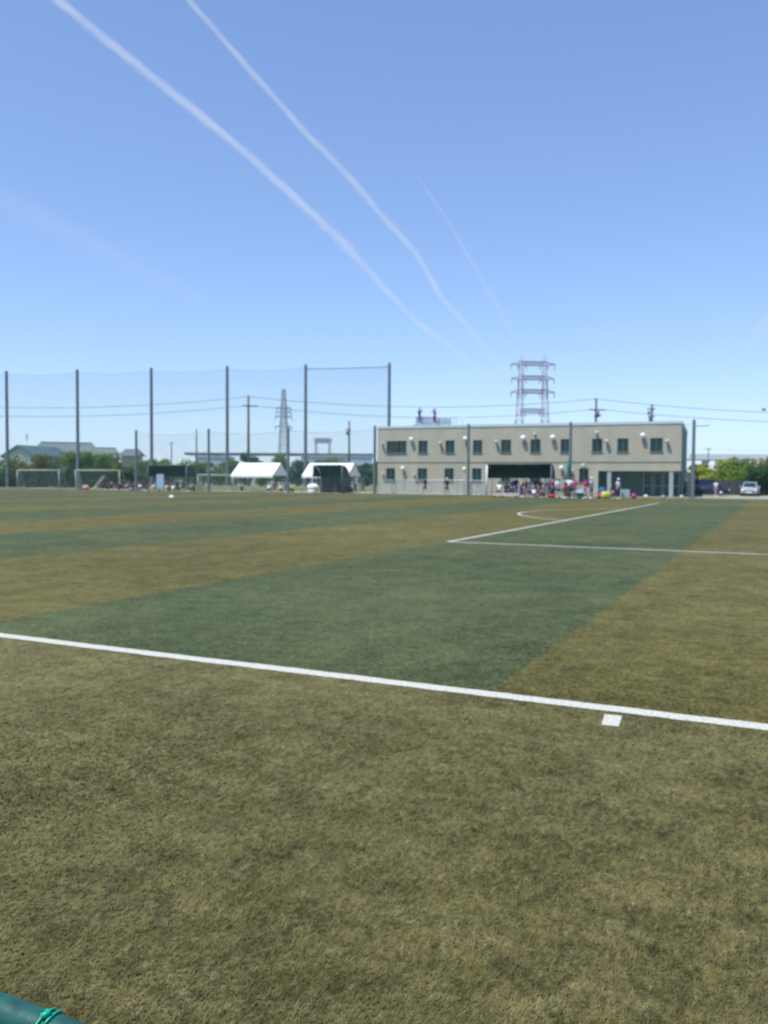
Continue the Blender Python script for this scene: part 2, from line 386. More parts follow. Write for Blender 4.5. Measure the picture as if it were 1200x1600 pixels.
# round vent hoods on short ducts; slanted dark tube stands in for their shadow
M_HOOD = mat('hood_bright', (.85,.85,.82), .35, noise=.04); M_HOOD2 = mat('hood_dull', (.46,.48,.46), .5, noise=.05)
for px, py, r_, br in [(643,687,.26,1),(688,693,.2,0),(727,686,.25,1),(775,691,.2,0),(817,685,.3,1),(835,679,.2,0),(863,684,.28,1),(931,677,.22,0),(947,690,.22,0),(1003,681,.27,1),(1041,690,.22,0),(630,732,.25,.6),(598,694,.15,0),(599,741,.17,0),(648,742,.17,0),(877,731,.25,.6),(892,735,.27,1),(911,728,.25,0)]:
    s_, z_ = bx(px, py)
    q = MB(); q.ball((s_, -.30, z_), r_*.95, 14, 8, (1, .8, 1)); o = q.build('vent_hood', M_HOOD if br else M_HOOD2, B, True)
    q = MB(); q.tube([(s_,-.25,z_-.05),(s_,-.02,z_-.05)], r_*.45, 10); q.tube([(s_+.02,-.16,z_-.1),(s_+.1,-.1,z_-.62)], .055, 8); q.build('duct_and_shadow', mat('duct_shadow_dark', (.10,.13,.13), .5), o)
# rooftop platform with screens
s0, s1 = bx(643, 655)[0], bx(698, 655)[0]
q = MB()
for k in range(7):
    x = s0 + (s1-s0)*k/6
    for yy in (1.2, 3.2): q.box((x-.025,yy,BH-.2),(x+.025,yy+.05,BH+1.35 if x < s0+2 else BH+1.15))
for zz in (BH+.25, BH+.7, BH+1.1):
    for yy in (1.205, 3.205): q.box((s0+.03,yy,zz),(s1-.03,yy+.04,zz+.05))
q2 = MB(); q2.box((s0,.4,BH+.27),(s0+2.6,1.18,BH+.42)); q2.build('roof_platform', mat('platform_grey', (.33,.38,.42), .6), B)
rl = q.build('roof_railing', mat('railing_grey', (.36,.42,.50), .5), B)
q = MB(); q.box((s0,1.26,BH-.15),(s0+2.2,1.285,BH+1.3)); q.box((s0+2.25,1.26,BH-.15),(s1,1.285,BH+1.05)); q.build('screen', mat('screen_mesh', (.34,.40,.50), .6, alpha=.42), rl)
q = MB(); x = bx(713, 655)[0]; q.tube([(x,2,BH-.2),(x,2,BH+1.2)], .03, 6); q.tube([(x-.25,2,BH+1.2),(x+.25,2,BH+1.2)], .02, 6); q.tube([(x-.18,2,BH+.95),(x+.18,2,BH+.95)], .02, 6); q.build('antenna', M_STEEL, B)
roof_spot = {px: (bx(px, 655)[0]) for px in (650, 674)}
def on_roof(px): 
    s_ = roof_spot[px]; v = Vector((s_, .9, 0)); v.rotate(Matrix.Rotation(RZ, 3, 'Z')); return B0 + v + Vector((0, 0, BH+.42))

# ------------------------------------------------------------ fences, posts and nets
def net_material(name, col, alpha, cell):
    m = bpy.data.materials.new(name); m.use_nodes = True
    n = m.node_tree.nodes; l = m.node_tree.links; b = n['Principled BSDF']
    b.inputs['Base Color'].default_value = (*col, 1); b.inputs['Roughness'].default_value = .8
    tc = n.new('ShaderNodeTexCoord'); sp = n.new('ShaderNodeSeparateXYZ'); l.new(tc.outputs['Object'], sp.inputs[0])
    outs = []
    for ax in (0, 2):
        d = n.new('ShaderNodeMath'); d.operation = 'DIVIDE'; l.new(sp.outputs[ax], d.inputs[0]); d.inputs[1].default_value = cell
        f = n.new('ShaderNodeMath'); f.operation = 'FRACT'; l.new(d.outputs[0], f.inputs[0])
        t = n.new('ShaderNodeMath'); t.operation = 'LESS_THAN'; l.new(f.outputs[0], t.inputs[0]); t.inputs[1].default_value = alpha/2
        outs.append(t.outputs[0])
    mx = n.new('ShaderNodeMath'); mx.operation = 'MAXIMUM'; l.new(outs[0], mx.inputs[0]); l.new(outs[1], mx.inputs[1])
    l.new(mx.outputs[0], b.inputs['Alpha']); return m
M_NET = net_material('net_green', (.05, .16, .14), .13, .06)
M_NET2 = net_material('net_fine', (.06, .15, .14), .10, .05)
def local_x(p0, p, rz):
    d = (p - p0); d.rotate(Matrix.Rotation(-rz, 3, 'Z')); return d.x
def net_fence(name, pxs, posf, H, pr, label, group=None, extra=(), net=M_NET, topr=.014, arms=(), z0=0.05):
    P = [posf(px) for px in pxs]; d = P[-1] - P[0]; rz = math.atan2(d.y, d.x)
    root = empty(name, P[0], rz, label=label, cat='net fence')
    X = [local_x(P[0], p, rz) for p in P]
    for x in X:
        q = MB(); q.tube([(x,0,0),(x,0,H*.5),(x,0,H)], [pr, pr*.93, pr*.85], 10); q.ball((x,0,H), pr*.9, 10, 6); q.box((x-.25,-.25,0),(x+.25,.25,.08)); q.build('post', M_GREENPOST, root)
    for x0, x1 in zip(X[:-1], X[1:]):
        q = MB(); n_ = 8
        tv = [(x0+(x1-x0)*i/n_, .12 + .10*math.sin(math.pi*i/n_), H-.25-.28*math.sin(math.pi*i/n_)) for i in range(n_+1)]
        bv = [(x0+(x1-x0)*i/n_, .12, z0) for i in range(n_+1)]
        q.add(tv+bv, [(i,i+1,n_+2+i,n_+1+i) for i in range(n_)]); q.build('net', net, root, True)
        q = MB(); q.tube(tv, topr, 6); q.build('cable', M_WIRE, root)
    return root, X
tallpos = lambda px: gp(px, 110 / (1 + .2*(px-600)/FPX))
t1, X = net_fence('tall_net_fence', [-95, 12, 122, 237, 355, 477, 607], tallpos, 16.6, .24, 'very tall row of grey net posts with thin green net behind the goals and tents')
q = MB(); q.tube([(X[-2],0,16.15),(X[-1],0,16.2)], .07, 6); q.build('top_rail', M_GREENPOST, t1)
fpos = lambda px: row(px, 86)
t2, X = net_fence('low_net_fence', [213, 326, 450, 585, 731, 890, 1082], fpos, 6.95, .16, 'lower grey net fence whose posts stand in front of the clubhouse', net=M_NET2)
for x in X[-2:]:
    q = MB(); q.tube([(x,0,6.45),(x+1.3,0,6.5)], .045, 6); q.build('bracket', M_GREENPOST, t2)
# gathered net bundle beside the post
p = row(887.5, 85.5); q = MB()
q.tube([(0,0,.05),(.02,.01,.8),(-.02,0,1.6),(.01,.02,2.6),(0,0,3.45)], [.24,.17,.2,.17,.14], 10)
o = q.build('gathered_net', mat('net_bundle', (.01,.16,.10), .8, noise=.3, nscale=6, bump=.6), None, True); o.location = p
tag(o, 'dark green net gathered into an upright bundle beside a fence post', 'net')
# low railing with pale mesh along the clubhouse
P0, P1 = row(592, 88.4), row(757, 88.4); d = P1-P0; L = d.length; rz = math.atan2(d.y, d.x)
f_ = empty('low_fence', P0, rz, label='waist high pale mesh fence running along the foot of the clubhouse', cat='fence')
for k in range(9):
    q = MB(); q.tube([(L*k/8,0,0),(L*k/8,0,1.5)], .03, 8); q.build('post', M_STEEL, f_)
q = MB(); q.tube([(0,0,1.47),(L,0,1.47)], .025, 6); q.tube([(0,0,.1),(L,0,.1)], .02, 6); q.build('rail', M_STEEL, f_)
q = MB(); q.add([(0,.04,.08),(L,.04,.08),(L,.04,1.45),(0,.04,1.45)], [(0,1,2,3)]); q.build('mesh_panel', net_material('pale_mesh', (.50,.55,.52), .34, .05), f_)

# ------------------------------------------------------------ near railing at the photographer
M_RAIL = mat('rail_green_paint', (.006, .075, .058), .5, noise=.35, nscale=30, bump=.15)
rc = Vector((-.47, 1.145, .820)); fx = Vector((math.cos(YAW), math.sin(YAW), 0))
rf = empty('pipe_railing', (rc.x, rc.y, 0), YAW, label='dark green painted pipe railing crossing the bottom left corner', cat='railing')
q = MB(); q.tube([(-4,0,.820),(-2,0,.820),(0,0,.820),(4,0,.820)], .0225, 24); q.build('top_rail', M_RAIL, rf, True)
q = MB(); q.tube([(-4,0,.12),(4,0,.12)], .017, 16); q.build('lower_rail', M_RAIL, rf, True)
for x in (-3.1, -1.1, .95, 2.95):
    q = MB(); q.tube([(x,0,0),(x,0,.82)], .0215, 16); q.build('post', M_RAIL, rf, True)
q = MB(); pts = []
for i in range(50):
    a = 2*math.pi*i/49*1.35; pts.append((-.012 + .012*i/59*1.6 + .010*math.sin(a), .0248*math.cos(a), .820 + .0248*math.sin(a)))
q.tube(pts, .0022, 8); q.tube([(.0,.0,.846),(.010,-.006,.850),(.004,-.014,.848)], .004, 8)
q.build('twine_tie', mat('twine_green', (.0, .36, .22), .5, noise=.2, nscale=300), rf, True)

# ------------------------------------------------------------ goals
M_GOALNET = net_material('goal_net', (.38,.42,.38), .13, .12)
def goal(px, c, W, H, label, rz=RZ, D=1.5):
    root = empty('football_goal', row(px, c), rz, label=label, cat='goal', group='goals parked along the far side')
    for x in (0, W):
        q = MB(); q.tube([(x,0,0),(x,0,H)], .06, 10); q.build('goal_post', M_GOAL, root, True)
    q = MB(); q.tube([(0,0,H),(W,0,H)], .085, 10); q.build('crossbar', M_GOAL, root, True)
    q = MB()
    for x in (0, W): q.tube([(x,0,H),(x,D*.45,H),(x,D,.05)], .03, 8); q.tube([(x,0,.05),(x,D,.05)], .03, 8)
    q.tube([(0,D,.05),(W,D,.05)], .03, 8); q.tube([(0,D*.45,H),(W,D*.45,H)], .02, 8); q.build('back_frame', M_GOAL, root, True)
    q = MB(); q.add([(0,0,H),(W,0,H),(W,D*.45,H-.02),(0,D*.45,H-.02),(W,D,.05),(0,D,.05),(0,0,.05),(W,0,.05)], [(0,1,2,3),(3,2,4,5),(0,3,5,6),(1,2,4,7)]); q.build('goal_net', M_GOALNET, root)
    return root
goal(27, 93, 7.1, 2.44, 'leftmost white football goal parked in front of the bushes')
goal(118, 93, 7.0, 2.44, 'white football goal with people sitting in its right side')
goal(309, 92, 4.9, 1.9, 'small white goal standing between dark dugout and white tent', D=1.1)

# ------------------------------------------------------------ dugouts and tents
def dugout(px, c, W, label, back, top=2.95, ht=1.25, white=()):
    root = empty('team_shelter', row(px, c), RZ, label=label, cat='dugout', group='team shelters on the far side')
    prof = [(0,top),(.7,top-.03),(1.25,top-.2),(1.7,top-.5),(1.95,top-.9),(2.0,top-ht)]
    q = MB(); n_ = len(prof)
    for x0, x1 in ((0, W),):
        V = [(x0,a,b_) for a, b_ in prof]+[(x1,a,b_) for a, b_ in prof]+[(x0,a+.02,b_+.03) for a, b_ in prof]+[(x1,a+.02,b_+.03) for a, b_ in prof]
        F = [(i,i+1,n_+i+1,n_+i) for i in range(n_-1)]+[(2*n_+i,3*n_+i,3*n_+i+1,2*n_+i+1) for i in range(n_-1)]+[(0,n_,3*n_,2*n_)]
        q.add(V, F)
    q.build('canopy', M_DGREEN, root, True)
    for x in (0, W):
        q = MB(); s_ = [(0,top-.02)] + prof[1:] + [(0,top-ht)]
        q.add([(x,a,b_-.02) for a, b_ in s_], [tuple(range(len(s_)))]); q.build('end_panel', M_DGREEN, root)
    nb = 4
    for k in range(nb+1):
        x = W*k/nb; q = MB(); mt = M_WHITE if k in white else M_GREENPOST
        q.tube([(x,2.02,0),(x,2.02,top-ht+.1)], .035, 8); q.build('rear_post', M_GREENPOST, root, True); q = MB()
        if k in (0, nb) or k in white: q.tube([(x,.02,0),(x,.02,top-.05)], .05 if k not in white else .09, 8)
        else: q.tube([(x,.06,top-.07),(x,1.2,top-.3)], .03, 6)
        q.build('frame_post', mt, root, True)
    q = MB(); q.tube([(0,0,top+.04),(W,0,top+.04)], .045, 8); q.build('front_beam', M_GREENPOST, root, True)
    if back:
        q = MB(); q.add([(0,2.0,.05),(W,2.0,.05),(W,2.0,top-ht),(0,2.0,top-ht)], [(0,1,2,3)])
        q.add([(W,.1,.05),(W,2.0,.05),(W,2.0,top-ht),(W,.1,top-ht)], [(0,1,2,3)]); q.build('back_panel', mat('smoked_panel', (.07,.062,.062), .5, noise=.2), root)
    q = MB(); q.box((.3,1.2,.38),(W-.3,1.6,.44))
    for k in range(4):
        x = .5+(W-1)*k/3; q.box((x-.03,1.25,0),(x+.03,1.55,.38))
    q.build('bench', mat('bench_wood', (.30,.25,.18), .7, noise=.2), root)
    return root
dugout(231, 87, 5.3, 'left dark green dugout with a pale blue board and seated crowd beneath', False)
dugout(488, 87, 3.45, 'small closed dugout with dark back panel in front of the white tent', True, ht=1.2, white=(0,))
dugout(760, 80.5, 5.9, 'right dark green dugout in front of the clubhouse with players under it', False, white=(0,))
def tent(px, c, W, label):
    root = empty('party_tent', row(px, c), RZ, label=label, cat='tent', group='white tents on the far side')
    D = 3.6; e = 1.95; r_ = 3.35
    q = MB(); V = []; n_ = 10
    for i in range(n_+1):
        x = W*i/n_; sg = -.05*math.sin(math.pi*(i % 5)/5)
        V += [(x,-.12,e-.05),(x,D*.25,(e+r_)/2+sg-.02),(x,D/2,r_),(x,D*.75,(e+r_)/2+sg-.02),(x,D+.12,e-.05)]
    F = [(5*i+k,5*i+k+1,5*i+5+k+1,5*i+5+k) for i in range(n_) for k in range(4)]; q.add(V, F)
    o = q.build('roof', M_CANVAS, root); sm = o.modifiers.new('thick', 'SOLIDIFY'); sm.thickness = .02
    q = MB()
    for i in range(8):
        q.add([(W*i/8,-.13,e-.05),(W*(i+1)/8,-.13,e-.05),(W*(i+1)/8,-.13,e-.28),(W*(i+.5)/8,-.13,e-.34),(W*i/8,-.13,e-.28)], [(0,1,2,3,4)])
    q.build('valance', M_CANVAS, root)
    for x in (.01, W-.01):
        q = MB(); q.add([(x,-.1,e-.1),(x,D+.1,e-.1),(x,D/2,r_-.03)], [(0,1,2)]); q.build('gable', M_CANVAS, root)
    for x in (.05, W/2, W-.05):
        for y in (0, D):
            q = MB(); q.tube([(x,y,0),(x,y,e)], .03, 8); q.build('leg', M_STEEL, root, True)
    return root
tent(361, 90, 5.5, 'white tent with people under its right end beside the thin brown post')
tent(472, 92, 5.7, 'white tent partly hidden behind the closed dugout')

# ------------------------------------------------------------ people
def skin(name, nodes, edges, m=None, sub=2):
    names = list(nodes); me = bpy.data.meshes.new(name)
    me.from_pydata([nodes[k][0] for k in names], [(names.index(a), names.index(b_)) for a, b_ in edges], [])
    o = bpy.data.objects.new(name, me); COL.objects.link(o)
    md = o.modifiers.new('skin', 'SKIN'); md.use_smooth_shade = True
    for i, k in enumerate(names):
        r_ = nodes[k][1]; sv = me.skin_vertices[0].data[i]
        sv.radius = r_ if isinstance(r_, tuple) else (r_, r_); sv.use_root = (i == 0)
    sb = o.modifiers.new('sub', 'SUBSURF'); sb.levels = sub; sb.render_levels = sub
    dg = bpy.context.evaluated_depsgraph_get(); ev = o.evaluated_get(dg)
    out = bpy.data.meshes.new_from_object(ev); out.name = name
    bpy.data.objects.remove(o); out.materials.clear(); out.materials.append(mat('skin_tone', (.42,.25,.17), .6))
    return out
# joints for a 1.70 m figure facing -Y: x to its left (+x)
def pose(kind):
    J = dict(pelvis=(0,0,.93), waist=(0,.0,1.05), chest=(0,0,1.27), neck=(0,.0,1.44), chin=(0,-.01,1.50), head=(0,-.015,1.60), crown=(0,0,1.67),
             shL=(.17,0,1.39), elL=(.23,.02,1.11), wrL=(.24,-.08,.88), shR=(-.17,0,1.39), elR=(-.23,.02,1.11), wrR=(-.24,-.08,.88),
             hipL=(.09,0,.88), knL=(.10,-.02,.48), anL=(.10,.02,.09), hipR=(-.09,0,.88), knR=(-.10,-.02,.48), anR=(-.10,.02,.09))
    if kind == 'walk': J.update(knL=(.10,-.16,.50), anL=(.10,-.22,.09), knR=(-.10,.03,.49), anR=(-.10,.28,.14), elL=(.23,.10,1.12), wrL=(.23,.12,.88), elR=(-.23,-.06,1.12), wrR=(-.22,-.28,1.0))
    if kind == 'hips': J.update(elL=(.38,.08,1.17), wrL=(.20,-.05,1.0), elR=(-.38,.08,1.17), wrR=(-.20,-.05,1.0), anL=(.16,.02,.09), anR=(-.16,.02,.09), knL=(.13,-.02,.48), knR=(-.13,-.02,.48))
    if kind == 'raise': J.update(elL=(.25,-.22,1.28), wrL=(.12,-.32,1.48), elR=(-.25,-.22,1.28), wrR=(-.12,-.32,1.48))
    if kind in ('sit', 'lowsit'):
        k = .47 if kind == 'sit' else .14
        dz = k + .05 - .93
        for n_ in ('pelvis','waist','chest','neck','chin','head','crown','shL','shR','elL','elR','wrL','wrR','hipL','hipR'):
            x, y, z = J[n_]; J[n_] = (x, y - (.10 if z > 1.2 else 0)*(1 if kind == 'sit' else .6), z + dz)
        J['wrL'] = (.15,-.36,k+.20); J['wrR'] = (-.15,-.36,k+.20); J['elL'] = (.24,-.12,k+.26); J['elR'] = (-.24,-.12,k+.26)
        if kind == 'sit': J.update(knL=(.12,-.42,.50), anL=(.12,-.40,.09), knR=(-.12,-.42,.50), anR=(-.12,-.40,.09))
        else: J.update(knL=(.16,-.34,.44), anL=(.12,-.56,.09), knR=(-.16,-.34,.44), anR=(-.12,-.56,.09))
    if kind == 'crouch':
        for n_, q in dict(pelvis=(0,.15,.36), waist=(0,.10,.47), chest=(0,-.06,.64), neck=(0,-.18,.76), chin=(0,-.22,.80), head=(0,-.27,.89), crown=(0,-.27,.96),
            shL=(.17,-.12,.73), shR=(-.17,-.12,.73), elL=(.22,-.30,.52), elR=(-.22,-.30,.52), wrL=(.10,-.46,.38), wrR=(-.10,-.46,.38),
            hipL=(.09,.13,.33), hipR=(-.09,.13,.33), knL=(.17,-.26,.44), knR=(-.17,-.26,.44), anL=(.12,-.02,.09), anR=(-.12,-.02,.09)).items(): J[n_] = q
    if kind == 'bend':
        for n_, q in dict(waist=(0,-.06,1.02), chest=(0,-.24,1.12), neck=(0,-.40,1.18), chin=(0,-.46,1.17), head=(0,-.54,1.20), crown=(0,-.60,1.22),
            shL=(.17,-.35,1.17), shR=(-.17,-.35,1.17), elL=(.20,-.38,.90), elR=(-.20,-.38,.90), wrL=(.12,-.44,.67), wrR=(-.12,-.44,.67), pelvis=(0,.08,.91), hipL=(.09,.08,.87), hipR=(-.09,.08,.87)).items(): J[n_] = q
    return J
PM = {}
def person_meshes(kind):
    if kind in PM: return PM[kind]
    J = {k: Vector(v) for k, v in pose(kind).items()}
    rad = dict(pelvis=(.13,.10), waist=(.115,.085), chest=(.135,.095), neck=.048, chin=.058, head=(.078,.092), crown=.05, hip=.078, kn=.052, an=.036, sh=.05, el=.038, wr=.026)
    nd = {}; ed = []
    for k in ('pelvis','waist','chest','neck','chin','head','crown'): nd[k] = (J[k], rad[k])
    ed += [('pelvis','waist'),('waist','chest'),('chest','neck'),('neck','chin'),('chin','head'),('head','crown')]
    hd = (J['head'] - J['chin']).normalized(); fwd = Vector((0,-1,0)); fwd = (fwd - hd*fwd.dot(hd)).normalized()
    nd['nose'] = (J['head'] + fwd*.098 - hd*.02, .012); ed.append(('head','nose'))
    for s_, sg in (('L',1),('R',-1)):
        for a in ('sh','el','wr'): nd[a+s_] = (J[a+s_], rad[a])
        ed += [('chest','sh'+s_),('sh'+s_,'el'+s_),('el'+s_,'wr'+s_)]
        nd['ear'+s_] = (J['head'] + Vector((sg*.085,0,-.01)), .016); ed.append(('head','ear'+s_))
        d = (J['wr'+s_] - J['el'+s_]).normalized(); side = Vector((0,1,0)).cross(d)
        side = Vector((0,-1,0)) - d*Vector((0,-1,0)).dot(d); side.normalize()
        pm = J['wr'+s_] + d*.07; nd['palm'+s_] = (pm, (.036,.018)); ed.append(('wr'+s_,'palm'+s_))
        inn = d.cross(side)*(-sg)
        for k, (o_, ln) in enumerate(((.030,.072),(.010,.082),(-.010,.076),(-.030,.060))):
            a = pm + side*o_ + d*.03; b_ = a + d*ln*.55 + inn*.006; c = b_ + d*ln*.4 + inn*.022
            for t, p_ in (('a',a),('b',b_),('c',c)): nd[f'f{k}{t}{s_}'] = (p_, .0085 if t != 'c' else .007)
            ed += [('palm'+s_,f'f{k}a{s_}'),(f'f{k}a{s_}',f'f{k}b{s_}'),(f'f{k}b{s_}',f'f{k}c{s_}')]
        a = J['wr'+s_] + d*.035 + side*.035; b_ = a + side*.028 + d*.035
        nd['th1'+s_] = (a, .012); nd['th2'+s_] = (b_, .009); ed += [('wr'+s_,'th1'+s_),('th1'+s_,'th2'+s_)]
        for a in ('hip','kn','an'): nd[a+s_] = (J[a+s_], rad[a])
        ed += [('pelvis','hip'+s_),('hip'+s_,'kn'+s_),('kn'+s_,'an'+s_)]
        nd['ball'+s_] = (J['an'+s_] + Vector((0,-.13,-.055)), .03); ed.append(('an'+s_,'ball'+s_))
    body = skin('person', nd, ed, sub=1)
    def L(a, b_, t): return J[a].lerp(J[b_], t)
    sn = dict(c=(J['chest'],(.165,.122)), w=(J['waist'],(.145,.112)), p=(L('waist','pelvis',.75),(.155,.125)), n=(L('chest','neck',.75),.075)); se = [('c','w'),('w','p'),('c','n')]
    for s_ in 'LR':
        sn['s'+s_] = (J['sh'+s_], .07); sn['e'+s_] = (L('sh'+s_,'el'+s_,.7), .056); se += [('c','s'+s_),('s'+s_,'e'+s_)]
    shirt = skin('shirt', sn, se, sub=1)
    bt = {}
    for nm, fr in (('shorts', .85), ('trousers', 1.9)):
        pn = dict(p=(J['pelvis'],(.155,.122)), w=(L('pelvis','waist',.5),(.145,.112))); pe = [('p','w')]
        for s_ in 'LR':
            pn['h'+s_] = (J['hip'+s_], .095); pe.append(('p','h'+s_))
            pn['k'+s_] = (L('hip'+s_,'kn'+s_,min(fr,1)), .082 if fr < 1 else .068); pe.append(('h'+s_,'k'+s_))
            if fr > 1: pn['a'+s_] = (L('kn'+s_,'an'+s_,.92), .055); pe.append(('k'+s_,'a'+s_))
        bt[nm] = skin(nm, pn, pe, sub=1)
    shoes = []
    for s_ in 'LR':
        a = J['an'+s_]; q = MB(); q.loft([[(a.x+x*ww,a.y+y,a.z-.09+z) for x, z in ((-1,0),(1,0),(1,hh),(0.5,hh+.02),(-.5,hh+.02),(-1,hh))] for y, ww, hh in ((.06,.035,.06),(.0,.045,.085),(-.08,.05,.06),(-.17,.045,.04),(-.21,.025,.03))])
        o = q.build('shoe', M_WHITE, None, True); shoes.append(o.data); bpy.data.objects.remove(o)
    # hair and cap: shells over the skull
    def shell(rr, low, peak):
        bm = bmesh.new(); bmesh.ops.create_uvsphere(bm, u_segments=14, v_segments=10, radius=1)
        for v in list(bm.verts):
            if v.co.z < low and v.co.y < .25 or v.co.z < -.55: bm.verts.remove(v)
        for v in bm.verts: v.co = Vector((v.co.x*rr*.94, v.co.y*rr*1.1, v.co.z*rr*1.1))
        if peak:
            vs = [bm.verts.new((math.cos(a)*rr*(.9 if r_ == 0 else .85), -math.sin(a)*rr*(1.0 if r_ == 0 else 1.75), rr*.18 - (.0 if r_ == 0 else .01))) for r_ in (0,1) for a in np.linspace(.3, math.pi-.3, 8)]
            for i in range(7): bm.faces.new((vs[i], vs[i+1], vs[i+9], vs[i+8]))
        if peak == 2:
            vs = [bm.verts.new((math.cos(a)*rr*r_, math.sin(a)*rr*r_*1.05, rr*.15 - (r_-1)*.04)) for r_ in (.95, 1.75) for a in np.linspace(0, 2*math.pi, 17)[:16]]
            for i in range(16): bm.faces.new((vs[i], vs[(i+1) % 16], vs[16+(i+1) % 16], vs[16+i]))
        rot = Vector((0,0,1)).rotation_difference(hd).to_matrix().to_4x4()
        bmesh.ops.transform(bm, matrix=Matrix.Translation(J['head'] + hd*.012) @ rot, verts=bm.verts)
        me = bpy.data.meshes.new('hair'); bm.to_mesh(me); bm.free(); me.materials.append(M_BLACK)
        me.polygons.foreach_set('use_smooth', [True]*len(me.polygons)); return me
    PM[kind] = dict(body=body, shirt=shirt, shoes=shoes, hair=shell(.105, .12, 0), cap=shell(.113, .25, 1), hat=shell(.112, .2, 2), **bt)
    return PM[kind]
CL = dict(white=(.78,.78,.78), black=(.02,.02,.024), navy=(.025,.03,.10), purple=(.10,.06,.28), maroon=(.12,.015,.04), magenta=(.42,.03,.15), pink=(.66,.28,.32), paleblue=(.45,.58,.66), slate=(.10,.13,.17), grey=(.28,.29,.30), yellow=(.55,.55,.10), teal=(.015,.09,.09), blue=(.04,.13,.32), lilac=(.55,.50,.70), straw=(.50,.42,.22), green=(.03,.12,.06), hairc=(.018,.014,.012), red=(.5,.04,.04), peach=(.7,.5,.4))
def cmat(c): return mat('cloth_'+c, CL[c], .85, noise=.12, nscale=9)
def person(loc, kind, h, rz, top, bot, label, bottom='shorts', head='hair', headc='hairc', group=None, shoe='white'):
    P_ = person_meshes(kind)
    o = bpy.data.objects.new('person', P_['body']); COL.objects.link(o)
    o.location = loc; o.rotation_euler = (0,0,rz); o.scale = (h/1.7,)*3
    tag(o, label, 'person', group)
    def ch(nm, me, m):
        c = bpy.data.objects.new(nm, me); COL.objects.link(c); c.parent = o
        c.material_slots[0].link = 'OBJECT'; c.material_slots[0].material = m
    ch('shirt', P_['shirt'], cmat(top)); ch(bottom, P_[bottom], cmat(bot)); ch({'hair':'hair','cap':'cap','hat':'sun_hat'}[head], P_[head], cmat(headc))
    for s_ in P_['shoes']: ch('shoe', s_, cmat(shoe))
    return o
GZ = .014
def pp(px, c, kind, h, rz, top, bot, label, **k): return person(row(px, c, GZ), kind, h*(1.06 if px > 750 else 1.03), R(rz), top, bot, label, **k)
# two on the turf
pp(663.5, 80.8, 'walk', 1.68, 30, 'black', 'black', 'left of two people on the turf, in black kit, mid step', shoe='grey')
pp(698, 79.8, 'hips', 1.62, -10, 'black', 'navy', 'right of two people on the turf, in dark kit and pale cap', head='cap', headc='white', shoe='red')
person(on_roof(650), 'raise', 1.75, R(20), 'navy', 'purple', 'left of two people standing on the clubhouse roof', bottom='trousers')
person(on_roof(674), 'raise', 1.65, R(-40), 'purple', 'maroon', 'right of two people standing on the clubhouse roof', bottom='trousers')
# left crowd
G1 = 'people around the left dugout'
for a in [
 (174,91,'lowsit',1.6,10,'teal','black','person in green top and straw hat sitting inside the right goal',dict(head='hat',headc='straw',bottom='trousers')),
 (187,91,'lowsit',1.6,-20,'black','maroon','person in black top and pale hat sitting by the right post of a goal',dict(head='hat',headc='straw',bottom='trousers')),
 (197,88,'crouch',1.5,90,'lilac','navy','child in lilac shirt crouching just right of the goals',{}),
 (208,88.5,'lowsit',1.65,0,'navy','navy','person in navy sitting left of the thin fence post',dict(bottom='trousers')),
 (218.5,86.6,'crouch',1.45,200,'white','purple','child in white shirt and purple shorts crouching beside the fence post',{}),
 (224,88.6,'sit',1.6,20,'black','black','person in black seated at the left edge of the dugout',dict(bottom='trousers')),
 (232,88.5,'sit',1.65,-30,'slate','slate','person in slate clothes seated under the left end of the dugout roof',dict(bottom='trousers')),
 (239.5,85.5,'crouch',1.5,180,'pink','pink','person in pink crouching in front of the pale blue board',{}),
 (262,88.5,'sit',1.62,0,'maroon','navy','person in maroon seated right of the pale blue board',dict(bottom='trousers')),
 (260,85.8,'crouch',1.4,160,'pink','lilac','child in pink crouching right of the pale blue board',{}),
 (270,85.9,'lowsit',1.45,180,'white','pink','child in white sitting on the ground before the dugout',{}),
 (277,88.6,'sit',1.65,10,'slate','slate','person in dark slate seated in the middle of the left dugout',dict(bottom='trousers')),
 (287,88.6,'sit',1.6,0,'slate','navy','person in slate and navy seated near the right end of the left dugout',dict(bottom='trousers')),
 (213,87.2,'stand',1.6,0,'navy','purple','person in navy and purple standing by the first short fence post',dict(bottom='trousers')),
 (228,86.8,'bend',1.55,30,'black','navy','person in black bending at the left corner of the left dugout',dict(bottom='trousers')),
 (268,87.6,'stand',1.55,20,'purple','slate','person in purple standing under the middle of the left dugout roof',dict(bottom='trousers')),
 (293,87,'hips',1.55,-10,'navy','slate','person in navy standing near the right post of the left dugout',dict(bottom='trousers')),
 (161,90.5,'lowsit',1.6,15,'navy','black','person in navy sitting on the ground at the foot of the ladder',dict(bottom='trousers')),
 (168,90.8,'lowsit',1.6,-10,'maroon','black','person in maroon sitting between the ladder and the straw hat',dict(bottom='trousers')),
 (181,90,'crouch',1.6,20,'black','navy','person in black crouching between the two hat wearers in the goal',{}),
 (202,89,'sit',1.65,10,'slate','navy','person in slate seated between the right goal and the fence post',dict(bottom='trousers')),
 (246,88.7,'stand',1.6,0,'slate','navy','person in slate standing just behind the left edge of the blue board',dict(bottom='trousers')),
 (192,91,'sit',1.65,0,'black','black','person in black seated just outside the right goal post',dict(bottom='trousers')),
 (303,86,'lowsit',1.6,-90,'black','black','person in black sitting at the right corner of the left dugout',dict(bottom='trousers')),
 ]: pp(*a[:8], group=G1, **a[8])
G2 = 'people under the first white tent'
